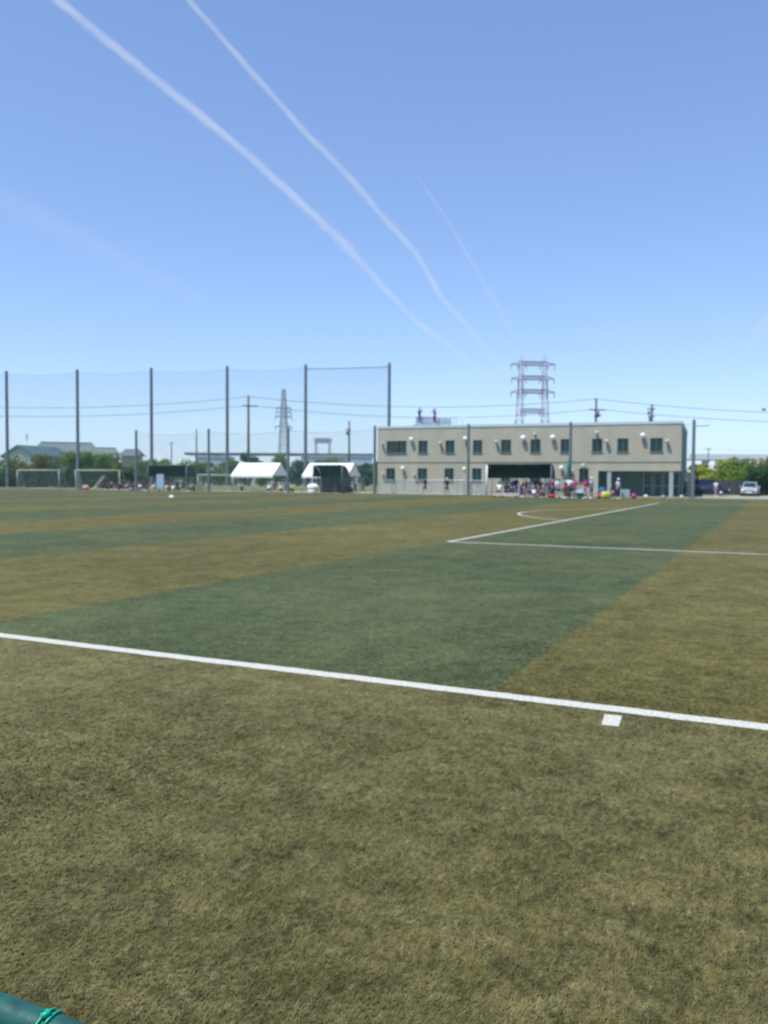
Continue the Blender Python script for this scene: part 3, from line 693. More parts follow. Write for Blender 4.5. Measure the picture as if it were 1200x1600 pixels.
for a in [
 (420,87.6,'crouch',1.62,175,'white','maroon','person in white shirt crouching with back turned under the tent',{}),
 (429,90,'sit',1.6,0,'maroon','maroon','person in maroon seated under the white tent',dict(bottom='trousers')),
 (438,88,'crouch',1.5,160,'peach','maroon','person in peach shirt crouching under the tent gable',{}),
 (446.5,90,'sit',1.65,20,'blue','navy','person in blue shirt seated beside the tent leg',dict(bottom='trousers')),
 (457,89,'lowsit',1.75,-20,'yellow','navy','person in yellow shirt sitting right of the brown post',dict(bottom='trousers')),
 (378,89,'lowsit',1.5,0,'green','black','person in dark green sitting under the left end of the tent',dict(bottom='trousers')),
 ]: pp(*a[:8], group=G2, **a[8])
pp(524, 88.3, 'sit', 1.6, 0, 'black', 'slate', 'person in black seated deep inside the closed dugout', bottom='trousers')
pp(547, 89, 'lowsit', 1.6, 20, 'navy', 'navy', 'person in navy sitting on the ground right of the closed dugout', bottom='trousers')
pp(555, 90, 'sit', 1.6, 0, 'navy', 'black', 'person in navy seated under the second tent gable', bottom='trousers')
pp(567, 91, 'walk', 1.66, 0, 'teal', 'teal', 'person in dark teal standing between second tent and clubhouse', bottom='trousers')
G3 = 'people in and before the right dugout'
for a in [
 (780,80.2,'sit',1.72,180,'white','navy','person in white shirt seated with back turned at the left end of the right dugout',dict(bottom='trousers')),
 (797,82.6,'sit',1.62,0,'black','black','person in black seated on the bench of the right dugout',dict(bottom='trousers')),
 (806,82.3,'stand',1.7,-10,'navy','navy','tall player in navy standing left of the bending one in the right dugout',dict(bottom='trousers')),
 (814,80.2,'bend',1.6,40,'navy','purple','person in navy top and purple trousers bending before the right dugout',dict(bottom='trousers')),
 (822,81.5,'hips',1.5,0,'maroon','purple','person in maroon top standing under the middle of the right dugout',dict(bottom='trousers')),
 (837,82.4,'hips',1.65,10,'navy','slate','player in navy standing behind the white crouching child',dict(bottom='trousers')),
 (834,79.2,'crouch',1.35,170,'white','purple','child in white crouching on the turf before the right dugout',{}),
 (800,80.8,'stand',1.55,20,'navy','purple','person in navy with purple trousers standing in the right dugout left of the bending one',dict(bottom='trousers')),
 (818,80.4,'crouch',1.5,30,'purple','purple','person in purple crouching in front of the one in maroon',{}),
 (828,81.6,'sit',1.6,-15,'lilac','navy','person in lilac top seated right of the one in maroon',dict(bottom='trousers')),
 (844,81.4,'hips',1.5,15,'navy','navy','person in navy standing near the right end post of the right dugout',dict(bottom='trousers')),
 (849,79.8,'lowsit',1.5,-30,'slate','black','person in slate sitting on the ground by the right dugout end',dict(bottom='trousers')),
 (868,80.8,'stand',1.6,-20,'white','purple','person in white standing just right of the one in magenta',{}),
 (790,81.6,'sit',1.6,5,'purple','black','person in purple seated behind the white shirt at the right dugout',dict(bottom='trousers')),
 (852,81,'walk',1.55,-20,'slate','slate','person in slate standing at the right end of the right dugout',dict(bottom='trousers')),
 (858,82,'stand',1.5,0,'grey','navy','person in grey standing behind the one in magenta',dict(bottom='trousers')),
 (863.5,79.6,'stand',1.62,40,'magenta','navy','person in magenta top and navy trousers beside the right dugout',dict(bottom='trousers')),
 ]: pp(*a[:8], group=G3, **a[8])
G4 = 'group standing before the green net bundle'
for a in [
 (873,79.6,'walk',1.55,60,'paleblue','green','person in pale blue top walking left of the green bundle',{}),
 (880,76.8,'bend',1.45,75,'magenta','black','person in magenta bending down at the left of the group',{}),
 (889,77.2,'hips',1.72,170,'white','black','person in white shirt and black shorts with back turned',{}),
 (898.5,77.6,'stand',1.64,150,'magenta','purple','person in bright pink shirt and purple shorts in the middle of the group',dict(head='cap',headc='pink')),
 (914.5,77.4,'walk',1.6,-60,'magenta','purple','person in magenta shirt right of the small pale table',{}),
 (884,78.8,'stand',1.6,20,'black','black','person in black standing behind the one in white shirt and black shorts',dict(bottom='trousers')),
 (894,78.9,'walk',1.55,-30,'purple','navy','person in purple between the white and the pink shirted ones',{}),
 (919,79,'hips',1.6,0,'navy','white','person in navy top behind the rightmost of the group',{}),
 (924,77.6,'stand',1.68,-140,'lilac','purple','rightmost of the group, in pale lilac shirt before a cream wall corner',dict(head='cap',headc='white')),
 (957.5,78,'crouch',1.45,-60,'pink','maroon','person in pale pink crouching before the recess column',{}),
 (965.5,78.4,'stand',1.62,30,'white','navy','person in white top and navy trousers standing before the dark recess',dict(bottom='trousers',head='cap',headc='white')),
 ]: pp(*a[:8], group=G4, **a[8])
person(gp(1118, 84, GZ), 'stand', 1.6, R(180), 'white', 'grey', 'person in white shirt standing at the tail of the dark car', bottom='trousers')

# ------------------------------------------------------------ small things along the far side
def ball(px, c, r, col, label, cat='ball', name='ball'):
    q = MB(); q.ball((0,0,r), r, 14, 10); o = q.build(name, mat('ball_'+col, CL[col], .5), None, True); o.location = row(px, c, GZ); return tag(o, label, cat, 'balls and cones')
def bag(px, c, w_, d_, h_, col, label, name='kit_bag', rz=0.3):
    r_ = empty(name, row(px, c, GZ), rz, label=label, cat='bag', group='kit bags on the ground')
    q = MB(); rings = []
    for t, s_ in ((-.5,.55),(-.42,.9),(0,1),(.42,.9),(.5,.55)):
        rings.append([(t*w_, math.cos(a)*d_/2*s_*(1.0), h_/2 + math.sin(a)*h_/2*s_*(1.1 if math.sin(a) > 0 else 1/s_)) for a in np.linspace(0,2*math.pi,11)[:10]])
    q.loft(rings); q.build('body', cmat(col), r_, True)
    q = MB(); q.tube([(-.2*w_,0,h_),(-.12*w_,0,h_+.10),(.12*w_,0,h_+.10),(.2*w_,0,h_)], .018, 6); q.build('strap', M_BLACK, r_, True); return r_
bag(134, 87, .75, .5, .55, 'pink', 'pink kit bag lying in front of the right goal')
ball(148, 87, .19, 'yellow', 'yellow ball on the turf right of the pink bag')
ball(125, 87.6, .17, 'green', 'green ball left of the pink bag')
bag(205, 86.5, .5, .35, .3, 'grey', 'small grey bag on the turf near the crouching children')
bag(862, 78.4, .6, .35, .3, 'red', 'red bag at the feet of the person in magenta')
bag(843, 79.6, .35, .3, .28, 'red', 'small red bag beside the crouching white child')
bag(946, 77.6, .75, .5, .62, 'yellow', 'bright yellow kit bag lying before the recess')
bag(938, 78.6, .5, .4, .42, 'red', 'dark red bag left of the yellow bag')
bag(940.5, 79.5, .55, .4, .95, 'blue', 'tall blue bag standing behind the yellow bag')
ball(990, 79, .23, 'magenta', 'magenta ball before the glazed doors')
ball(1009, 79, .19, 'peach', 'pale ball right of the magenta ball')
ball(1036, 79, .18, 'grey', 'grey ball left of the second recess column')
ball(1065, 79, .19, 'straw', 'tan ball at the right corner of the clubhouse')
# board, lamp, table, tub, crate, frame
p = row(250, 86.6, GZ); r_ = empty('board', p, RZ, label='pale blue upright board under the left dugout', cat='board')
q = MB(); q.box((-.48,0,.25),(.48,.04,1.95)); q.build('panel', mat('board_blue', (.36,.50,.62), .5, noise=.06), r_)
for x in (-.44, .44):
    q = MB(); q.box((x-.02,-.3,0),(x+.02,.3,.04)); q.box((x-.02,.045,.03),(x+.02,.08,1.9)); q.build('leg', M_STEEL, r_)
p = row(725, 87.6); r_ = empty('globe_lamp', p, 0, label='globe lamp on a thin pole before the clubhouse wall', cat='lamp')
q = MB(); q.tube([(0,0,0),(0,0,2.35)], .04, 8); q.build('pole', M_STEEL, r_, True)
q = MB(); q.ball((0,0,2.58), .25, 16, 10); q.build('globe', mat('globe_cream', (.9,.82,.55), .35), r_, True)
p = row(906, 77.8, GZ); r_ = empty('folding_table', p, RZ, label='small pale blue topped table in the middle of the standing group', cat='table')
q = MB(); q.box((-.45,-.3,.70),(.45,.3,.74)); q.add([(-.45,-.305,.74),(.45,-.305,.74),(.45,-.305,.5),(-.45,-.305,.5)], [(0,1,2,3)]); q.build('top', mat('cloth_ice', (.55,.68,.76), .6), r_)
for x in (-.4,.4):
    for y in (-.25,.25): q = MB(); q.tube([(x,y,0),(x,y,.70)], .015, 6); q.build('leg', M_STEEL, r_)
q = MB(); q.box((-.38,-.2,0),(.38,.2,.44)); o = q.build('crate', mat('crate_green', (.01,.10,.07), .6), None, bevel=.02); o.location = row(906, 77.8, GZ); o.rotation_euler = (0,0,RZ); tag(o, 'dark green crate under the pale blue table', 'crate')
p = row(488, 84, GZ); r_ = empty('drinks_tub', p, 0, label='white round tub with domed white cover in front of the closed dugout', cat='tub')
q = MB(); q.loft([[(math.cos(a)*s_, math.sin(a)*s_, z) for a in np.linspace(0,2*math.pi,17)[:16]] for z, s_ in ((0,.40),(.05,.44),(.36,.48),(.37,.46))]); q.build('tub', M_WHITE, r_, True)
q = MB(); q.ball((.06,0,.66), .62, 18, 10, (1,.8,.58)); q.build('cover', M_CANVAS, r_, True)
q = MB(); q.box((-.02,0,0),(2.9,.42,.0)); 
p = row(769, 79.5, GZ); r_ = empty('low_bench', p, RZ, label='long low beige bench in front of the right dugout', cat='bench')
q = MB(); q.box((0,0,.30),(2.4,.38,.36)); q.build('seat', mat('bench_beige', (.55,.50,.40), .7, noise=.1), r_, bevel=.01)
for x in (.25, 2.15): q = MB(); q.box((x-.04,.04,0),(x+.04,.34,.30)); q.build('leg', M_BLACK, r_)
q = MB(); q.box((0,-.012,.12),(2.4,-.001,.29)); q.build('apron', mat('bench_beige', (.5,.5,.4)), r_)
p = row(976, 79, GZ); r_ = empty('sign_board', p, RZ, label='low pale grey board standing before the dark recess', cat='board')
q = MB(); q.box((-.4,0,.12),(.4,.03,.8)); q.build('panel', mat('board_grey', (.28,.38,.38), .5), r_); 
for x in (-.35,.35): q = MB(); q.box((x-.02,.032,0),(x+.02,.2,.75)); q.build('leg', M_STEEL, r_)
p = row(152, 88.5, GZ); r_ = empty('ladder', p, RZ, label='pale ladder leaning inside the right goal', cat='ladder')
for dy in (0, .38): q = MB(); q.tube([(-.75,dy,.03),(.85,dy,1.75)], .035, 6); q.build('rail', M_WHITE, r_)
for k in range(7): t = .1+.8*k/6; q = MB(); q.tube([(-.75+1.6*t,0,.03+1.72*t),(-.75+1.6*t,.38,.03+1.72*t)], .02, 6); q.build('rung', M_WHITE, r_)
p = row(749, 84.5, GZ); r_ = empty('chair', p, 2.8, label='pale metal chair standing left of the right dugout', cat='chair')
q = MB(); q.box((-.25,-.25,.44),(.25,.25,.48)); q.build('seat', M_STEEL, r_); q = MB(); q.box((-.25,.22,.62),(.25,.25,1.0)); q.build('backrest', M_STEEL, r_)
for x in (-.23,.23):
    for y in (-.23,.23): q = MB(); q.tube([(x,y,0),(x,y,.44 if y < 0 else 1.0)], .018, 6); q.build('leg', M_STEEL, r_)
q = MB(); q.loft([[(math.cos(a)*s_, math.sin(a)*s_, z) for a in np.linspace(0,2*math.pi,21)[:20]] for z, s_ in ((0,.24),(.02,.24),(.16,.12),(.17,.10))])
o = q.build('marker_disc', mat('marker_white', (.7,.72,.66), .6), None, True); o.location = gp(268, 66, GZ); tag(o, 'single white marker disc on the turf left of centre', 'marker')

# ------------------------------------------------------------ cars
def car(name, loc, rz, col, label, L=4.3, Wd=1.72, H=1.5, van=False):
    r_ = empty(name, loc, rz, label=label, cat='car', group='cars parked behind the pitch')
    paint = mat('paint_'+name+str(round(col[0],2)), col, .22, .3, spec=.6)
    hw = Wd/2
    # stations along x (front at +x): lower body
    st = [(-L/2,.80,.42,.78),(-L/2+.12,.94,.28,.90),(-L/2+.7,1,.22,.95),(0,1,.2,.93),(L/2-1.1,1,.22,.90),(L/2-.35,.95,.25,.76),(L/2-.08,.86,.30,.66),(L/2,.74,.38,.60)]
    q = MB(); rings = []
    for x, wv, z0, z1 in st:
        w_ = hw*wv; rings.append([(x,-w_*.92,z0),(x,w_*.92,z0),(x,w_,z0+.14),(x,w_,z1-.12),(x,w_*.9,z1),(x,-w_*.9,z1),(x,-w_,z1-.12),(x,-w_,z0+.14)])
    q.loft(rings); q.build('body', paint, r_, True, bevel=.02)
    if van: cab = [(-L/2+.12,.90,.86,.86),(-L/2+.28,.84,.88,H-.06),(-.2,.84,.9,H),(L/2-1.5,.82,.9,H-.05),(L/2-.75,.86,.82,.83)]
    else: cab = [(-L/2+.25,.86,.86,.88),(-L/2+.75,.78,.88,H-.08),(-.1,.78,.9,H),(.55,.76,.9,H-.06),(L/2-.95,.86,.84,.86)]
    def ring(x, wv, z0, z1, k=1.0): a = hw*.93*k; b_ = hw*wv*.9*k; return [(x,-a,z0-.03),(x,a,z0-.03),(x,b_,z1-.05*(z1-z0)),(x,b_*.9,z1),(x,-b_*.9,z1),(x,-b_,z1-.05*(z1-z0))]
    q = MB(); q.loft([ring(*c) for c in cab]); q.build('cabin', paint, r_, True, bevel=.015)
    # glass: windscreen, rear window, side windows sitting proud of the cabin
    gl = mat('car_glass', (.02,.035,.04), .06, spec=.8)
    def quad(a, b_, c, d, n_): 
        q = MB(); q.add([a,b_,c,d], [(0,1,2,3)]); o = q.build(n_, gl, r_); s_ = o.modifiers.new('t','SOLIDIFY'); s_.thickness = .01; s_.offset = 0; return o
    def pane(c0, c1, n_):
        (x0,w0,a0,z0),(x1,w1,a1,z1) = c0, c1
        def P(c, t, y): x = c0[0]+(c1[0]-c0[0])*t; z = c0[3]+(c1[3]-c0[3])*t; ww = hw*(.90+( .78*.9-.90)*t) if c0[3] < c1[3] else hw*(.78*.9+(.90-.78*.9)*t); return (x, y*ww*.82, z)
        e = .018 if c1[0] > 0 else -.018
        pts = [P(c0,.1,-1),P(c0,.1,1),P(c0,.9,1),P(c0,.9,-1)]; quad(*[(p[0]+e, p[1], p[2]+.015) for p in pts], n_)
    pane(cab[3], cab[4], 'windscreen'); pane(cab[0], cab[1], 'rear_window')
    for sg in (-1, 1):
        for (i, t0, t1) in ((1,.06,.94),(2,.06,.94)):
            (xa,wa,_,za),(xb,wb,_,zb) = cab[i], cab[i+1]
            x0, x1 = xa+(xb-xa)*t0, xa+(xb-xa)*t1
            yb = sg*(hw*.93*.985+.012); yt = sg*(hw*.79*.9+.03)
            quad((x0,yb,.94),(x1,yb,.94),(x1,yt,H-.17),(x0,yt,H-.17), 'side_window')
        for x, nm, m_ in ((L/2-.1,'headlight',mat('lamp_clear',(.8,.8,.8),.1)),(-L/2+.06,'tail_light',mat('lamp_red',(.4,.02,.02),.2))):
            q = MB(); q.ball((x, sg*hw*.68, .62 if nm == 'headlight' else .74), .13, 12, 8, (.5,1.3,.7)); q.build(nm, m_, r_, True)
        q = MB(); q.ball((L/2-1.35, sg*(hw+.08), .98), .1, 10, 6, (.6,1,.7)); q.build('mirror', paint, r_, True)
        for x in (-L/2+.78, L/2-.85):
            q = MB(); q.tube([(x,sg*(hw-.20),.31),(x,sg*(hw+.005),.31)], .31, 20); wh = q.build('wheel', mat('tyre', (.02,.02,.02), .8), r_, True, bevel=.02)
            q = MB(); q.tube([(x,sg*(hw+.006),.31),(x,sg*(hw+.016),.31)], .19, 16); q.build('rim', M_STEEL, wh, True)
    q = MB(); q.box((L/2-.02,-.28,.36),(L/2+.015,.28,.5)); q.build('number_plate', M_WHITE, r_)
    q = MB(); q.box((L/2-.05,-.5,.52),(L/2+.008,.5,.60)); q.build('grille', M_BLACK, r_)
    return r_
car('parked_car', gp(1104, 88), R(-22), (.012,.022,.05), 'dark blue minivan parked just right of the clubhouse corner', L=4.5, H=1.75, van=True)
car('parked_car', gp(1172, 88), R(-118), (.42,.46,.48), 'silver hatchback parked at the right edge with sun glaring on its bonnet', L=4.1, H=1.5)
# dark boundary wall between cars and yellowish corner pillar
p = gp(1076, 93); r_ = empty('boundary_wall', p, R(-8), label='dark grey boundary wall behind the parked cars', cat='wall')
for k in range(7):
    q = MB(); q.box((1.6*k,0,0),(1.6*k+1.56,.12,1.65)); q.build('panel', mat('wall_dark', (.06,.065,.06), .8, noise=.2, nscale=2), r_)
    q = MB(); q.box((1.6*k+1.5,-.06,0),(1.6*k+1.66,-.003,1.75)); q.build('pier', mat('wall_dark2', (.09,.09,.085), .8, noise=.2, nscale=2), r_)
p = gp(1076.5, 86); r_ = empty('gate_pillar', p, RZ, label='tan rendered gate pillar at the right corner of the clubhouse', cat='pillar')
q = MB(); q.box((-.25,-.25,0),(.25,.25,2.3)); q.build('shaft', mat('tan_render', (.42,.38,.24), .85, noise=.25, nscale=3), r_, bevel=.02)
q = MB(); q.box((-.32,-.32,2.303),(.32,.32,2.42)); q.build('cap', mat('tan_cap', (.55,.52,.36), .8), r_, bevel=.02)

# ------------------------------------------------------------ trees, bushes, hedges
def leaf_mat(name, a, b_):
    m = bpy.data.materials.new(name); m.use_nodes = True
    n = m.node_tree.nodes; l = m.node_tree.links; bs = n['Principled BSDF']
    tc = n.new('ShaderNodeTexCoord'); nz = n.new('ShaderNodeTexNoise'); nz.inputs['Scale'].default_value = 1.1; nz.inputs['Detail'].default_value = 6
    l.new(tc.outputs['Object'], nz.inputs['Vector'])
    r_ = n.new('ShaderNodeMapRange'); l.new(nz.outputs[0], r_.inputs[0]); r_.inputs[1].default_value = .35; r_.inputs[2].default_value = .65
    mx = n.new('ShaderNodeMix'); mx.data_type = 'RGBA'; l.new(r_.outputs[0], mx.inputs[0]); mx.inputs[6].default_value = (*a,1); mx.inputs[7].default_value = (*b_,1)
    l.new(mx.outputs[2], bs.inputs['Base Color']); bs.inputs['Roughness'].default_value = .65; bs.inputs['Specular IOR Level'].default_value = .15
    tr = n.new('ShaderNodeBsdfTranslucent'); l.new(mx.outputs[2], tr.inputs[0]); ms = n.new('ShaderNodeMixShader'); ms.inputs[0].default_value = .25
    l.new(bs.outputs[0], ms.inputs[1]); l.new(tr.outputs[0], ms.inputs[2]); l.new(ms.outputs[0], n['Material Output'].inputs[0]); return m
LF = dict(bright=leaf_mat('leaf_bright', (.09,.16,.015), (.20,.30,.03)), mid=leaf_mat('leaf_mid', (.08,.13,.015), (.18,.25,.03)),
          dark=leaf_mat('leaf_dark', (.025,.07,.03), (.06,.12,.045)), lime=leaf_mat('leaf_lime', (.17,.23,.02), (.36,.42,.05)), olive=leaf_mat('leaf_olive', (.12,.12,.015), (.24,.22,.03)), yellow=leaf_mat('leaf_yellow', (.15,.16,.03), (.30,.30,.06)))
M_BARK = mat('bark', (.10,.08,.06), .9, noise=.3, nscale=6)
def tree(loc, wx, wy, z0, z1, kind, label, n_=1500, name='tree', cat='tree', ls=.17, blobs=16, group=None):
    r_ = empty(name, loc, random.uniform(-3,3) if wx == wy else RZ, label=label, cat=cat, group=group)
    B_ = []
    for k in range(blobs):
        a = random.uniform(0,2*math.pi); rr = math.sqrt(random.random())*.72; zz = random.uniform(.14,.84)
        tp = 1 - .35*max(0, zz-.5)*2
        B_.append((math.cos(a)*rr*wx*tp, math.sin(a)*rr*wy*tp, z0+(z1-z0)*zz, random.uniform(.34,.5)*min(wx, wy, (z1-z0))))
    C_ = np.array(B_); idx = rng.integers(0, blobs, n_)
    d = rng.normal(size=(n_,3)); d /= np.linalg.norm(d,axis=1)[:,None]
    rad = C_[idx,3]*(.55+.5*rng.random(n_)); P_ = C_[idx,:3] + d*rad[:,None]*np.array([1.15,1.15,.85])
    ok = P_[:,2] > .05; P_ = P_[ok]; d = d[ok]; n2 = len(P_)
    nn = d + rng.normal(0,.55,(n2,3)); nn /= np.linalg.norm(nn,axis=1)[:,None]
    t = np.cross(nn, rng.normal(size=(n2,3))); t /= np.linalg.norm(t,axis=1)[:,None]; b2 = np.cross(nn, t)
    s_ = ls*(.5+rng.random(n2))[:,None]
    V = np.stack([P_-t*s_, P_-b2*s_*.55+nn*.02, P_+t*s_, P_+b2*s_*.55+nn*.02], 1).reshape(-1,3)
    q = MB(); q.v = [tuple(v) for v in V]; q.f = [(4*i,4*i+1,4*i+2,4*i+3) for i in range(n2)]
    me = bpy.data.meshes.new('crown'); me.from_pydata(q.v, [], q.f); me.materials.append(LF[kind]); o = bpy.data.objects.new('crown', me); COL.objects.link(o); o.parent = r_
    q = MB(); q.tube([(0,0,0),(.03,.02,z0+.2*(z1-z0)),(0,0,z0+.7*(z1-z0))], [.09+.02*z1,.07+.012*z1,.03], 8)
    for k in range(min(7, blobs)):
        c = B_[k]; zb = z0+(z1-z0)*random.uniform(.05,.4); q.tube([(0,0,min(zb,c[2])),(c[0]*.5,c[1]*.5,(zb+c[2])/2),(c[0],c[1],c[2])], [.05,.035,.012], 6)
    q.build('trunk', M_BARK, r_, True); return r_
def T(px, d, wpx, topy, kind, label, z0=.0, **k):
    wx = wpx*1.3/FPX*d/2; z1 = zat(px, topy, d)
    return tree(gp(px, d), wx, wx, z0, z1, kind, label, **k)
TG = 'trees and bushes behind the far side'
for a in [
 (3,124,44,718,'mid','green bush at the left edge behind the first tall post'),
 (42,124,40,712,'olive','olive bush below the green gable'),
 (72,124,42,710,'olive','rounded olive bush above the leftmost goal'),
 (113,124,36,703,'mid','green tree left of the second tall post'),
 (142,124,42,700,'mid','taller green tree right of the second tall post'),
 (168,124,38,703,'bright','bright green tree above the right goal'),
 (187,128,26,717,'olive','small olive bush at the end of the goals'),
 (222,140,32,713,'bright','bright bush behind the left end of the left dugout'),
 (263,150,30,714,'bright','bright low tree behind the middle of the left dugout'),
 (290,150,34,713,'bright','bright low tree behind the right end of the left dugout'),
 (318,135,26,717,'mid','mid green tree behind the second short post'),
 (345,138,34,716,'mid','mid green tree left of the white tent'),
 (389,140,24,700,'dark','narrow dark tree below the crossarm utility pole'),
 (432,138,40,705,'bright','broad bright tree above the right end of the first tent'),
 (463,130,30,716,'dark','dark green tree between the two tents'),
 (482,140,20,716,'dark','slim dark tree at the foot of a tall post'),
 (518,150,38,708,'bright','broad bright tree above the closed dugout'),
 (572,118,26,716,'dark','dark tree beside the left wall of the clubhouse'),
 (368,150,26,717,'bright','bright low tree just left of the narrow dark tree'),
 (408,150,24,716,'mid','mid green tree just right of the narrow dark tree'),
 (240,146,28,716,'mid','mid green bush behind the left dugout roof'),
 (305,146,26,719,'mid','low green bush between the left dugout and small goal'),
 (498,146,26,716,'mid','mid green bush behind the white domed tub'),
 (545,146,30,717,'mid','mid green bush behind the gable of the second tent'),
 (590,135,24,718,'mid','green bush at the foot of the short post left of the clubhouse'),
 ]: T(*a, group=TG, n_=2600)
q = 'trees and bushes behind the parked cars'
for a in [
 (1092,112,26,722,'yellow','yellow green bush right behind the fence bracket post'),
 (1104,108,30,726,'lime','low bright bush above the dark car'),
 (1124,112,36,713,'lime','bright tree with a pointed top above the dark car'),
 (1150,112,42,712,'bright','broad mid green tree between the two cars'),
 (1144,106,36,728,'bright','olive shrub in front of the broad tree between the cars'),
 (1172,120,24,722,'bright','small tree with sky gap above the silver car'),
 (1198,112,50,709,'olive','tall olive tree at the right edge of the photo'),
 (1192,91,46,726,'dark','dark green bush overlapping the right frame edge beside the silver car'),
 ]: T(*a, group=q, n_=3000)
# clipped dark hedge behind the goals
P0 = gp(-15, 124.5); P1 = gp(208, 117); d = P1-P0; L = d.length
hd_ = empty('hedge', P0, math.atan2(d.y, d.x), label='long dark hedge behind the two parked goals', cat='hedge')
n_ = 9000; Pp = np.stack([rng.random(n_)*L, rng.normal(0,.35,n_), rng.random(n_)**.8*2.5], 1); Pp[:,2] += .15*np.sin(Pp[:,0]*1.3)
nn = rng.normal(size=(n_,3)); nn /= np.linalg.norm(nn,axis=1)[:,None]; t = np.cross(nn, rng.normal(size=(n_,3))); t /= np.linalg.norm(t,axis=1)[:,None]; b2 = np.cross(nn,t); s_ = .16*(.5+rng.random(n_))[:,None]
V = np.stack([Pp-t*s_, Pp-b2*s_*.6, Pp+t*s_, Pp+b2*s_*.6], 1).reshape(-1,3)
me = bpy.data.meshes.new('foliage'); me.from_pydata([tuple(v) for v in V], [], [(4*i,4*i+1,4*i+2,4*i+3) for i in range(n_)]); me.materials.append(LF['dark']); o = bpy.data.objects.new('foliage', me); COL.objects.link(o); o.parent = hd_
q = MB()
for k in range(22): q.tube([(L*(k+.5)/22,0,0),(L*(k+.5)/22+.1,.1,1.0),(L*(k+.5)/22-.1,0,1.9)], [.06,.045,.02], 6)
q.build('stems', M_BARK, hd_)
# rough grass bank behind the tents
def bank(name, P0, P1, hgt, wid, m):
    q = MB(); n1, n2 = 60, 8; d = P1-P0; nrm = Vector((-d.y, d.x, 0)).normalized(); V = []
    for i in range(n1+1):
        for j in range(n2+1):
            t = j/n2; p = P0 + d*(i/n1) + nrm*wid*t; z = hgt*math.sin(min(1,t*1.6)*math.pi/2)*(1-max(0,t-.8)*5*.0) + random.uniform(-.06,.06)
            V.append((p.x,p.y,z*(1 if j < n2 else 0)-.02))
    q.add(V, [(i*(n2+1)+j,(i+1)*(n2+1)+j,(i+1)*(n2+1)+j+1,i*(n2+1)+j+1) for i in range(n1) for j in range(n2)])
    tag(q.build(name, m, None, True), kind='structure')
bank('grass_bank', gp(195, 104), gp(592, 100), .55, 8, mat('bank_grass', (.13,.15,.05), .9, noise=.45, nscale=1.5))

# far belt of woodland under the elevated roads: reads as one mass
n_ = 16000; Pp = np.stack([rng.random(n_)*640-260, 352 + rng.normal(0,4,n_), np.zeros(n_)], 1)
top = 5.6 + 1.3*np.sin(Pp[:,0]*.11) + 1.0*np.sin(Pp[:,0]*.37+1) + .7*np.sin(Pp[:,0]*.9)
Pp[:,2] = rng.random(n_)**.7 * top
nn = rng.normal(size=(n_,3)) + np.array([0,-.3,.5]); nn /= np.linalg.norm(nn,axis=1)[:,None]; t = np.cross(nn, rng.normal(size=(n_,3))); t /= np.linalg.norm(t,axis=1)[:,None]; b2 = np.cross(nn,t); s_ = .55*(.5+rng.random(n_))[:,None]
V = np.stack([Pp-t*s_, Pp-b2*s_*.6, Pp+t*s_, Pp+b2*s_*.6], 1).reshape(-1,3)
me = bpy.data.meshes.new('far_woods'); me.from_pydata([tuple(v) for v in V], [], [(4*i,4*i+1,4*i+2,4*i+3) for i in range(n_)]); me.materials.append(LF['mid']); o = bpy.data.objects.new('far_woods', me); COL.objects.link(o)
tag(o, 'low hazy belt of woodland far away under the elevated road', 'woods', kind='stuff')

# ------------------------------------------------------------ houses at the left
def house(name, px0, px1, d, ridge_y, eave_y, rz, label, roofc, wallc, depth=9, gable=True):
    x0 = gp(px0, d); W_ = (px1-px0)/FPX*d/math.cos(rz); zr = zat(px0, ridge_y, d); ze = zat(px0, eave_y, d)
    r_ = empty(name, x0, rz, label=label, cat='house')
    q = MB(); q.box((.4,.4,0),(W_-.4,depth-.4,ze)); q.build('wall', mat('wall_'+name+str(px0), wallc, .8, noise=.1), r_)
    q = MB(); ov = .5
    V = [(-ov,-ov,ze),(W_+ov,-ov,ze),(W_+ov,depth+ov,ze),(-ov,depth+ov,ze)]
    i_ = .2*W_ if not gable else 0
    V += [(-ov+i_,depth/2,zr),(W_+ov-i_,depth/2,zr)]
    q.add(V, [(0,1,5,4),(2,3,4,5),(0,4,3),(1,2,5),(0,3,2,1)]); rf_ = q.build('roof', mat('roof_'+name+str(px0), roofc, .6, noise=.12, nscale=1.5), r_)
    q = MB(); q.tube([(-ov+i_,depth/2,zr+.05),(W_+ov-i_,depth/2,zr+.05)], .14, 8); q.build('ridge_cap', mat('ridge_dark', (.10,.13,.16), .6), rf_)
    for k in range(3):
        a = W_*(.2+.28*k); q = MB(); q.box((a,.36,ze*.4),(a+1.5,.395,ze*.4+1.3)); wn = q.build('window', M_FRAME, r_); q = MB(); q.box((a+.08,.34,ze*.4+.08),(a+1.42,.358,ze*.4+1.22)); q.build('pane', M_GLASS, wn)
    return r_, W_, zr
TEAL = (.17,.26,.24)
hs, W_, zr = house('house', 40, 152, 168, 689, 717, R(20), 'large house with grey green sloping roof and rooftop aerial at the left', (.13,.175,.15), (.4,.4,.34), 14, gable=False)
q = MB(); q.tube([(0,6,zr),(0,6,zr+1.8)], .06, 6); q.tube([(-.5,6,zr+1.3),(.5,6,zr+1.3)], .05, 6); q.tube([(-.35,6,zr+.9),(.35,6,zr+.9)], .05, 6); q.build('aerial', M_CONC, hs)
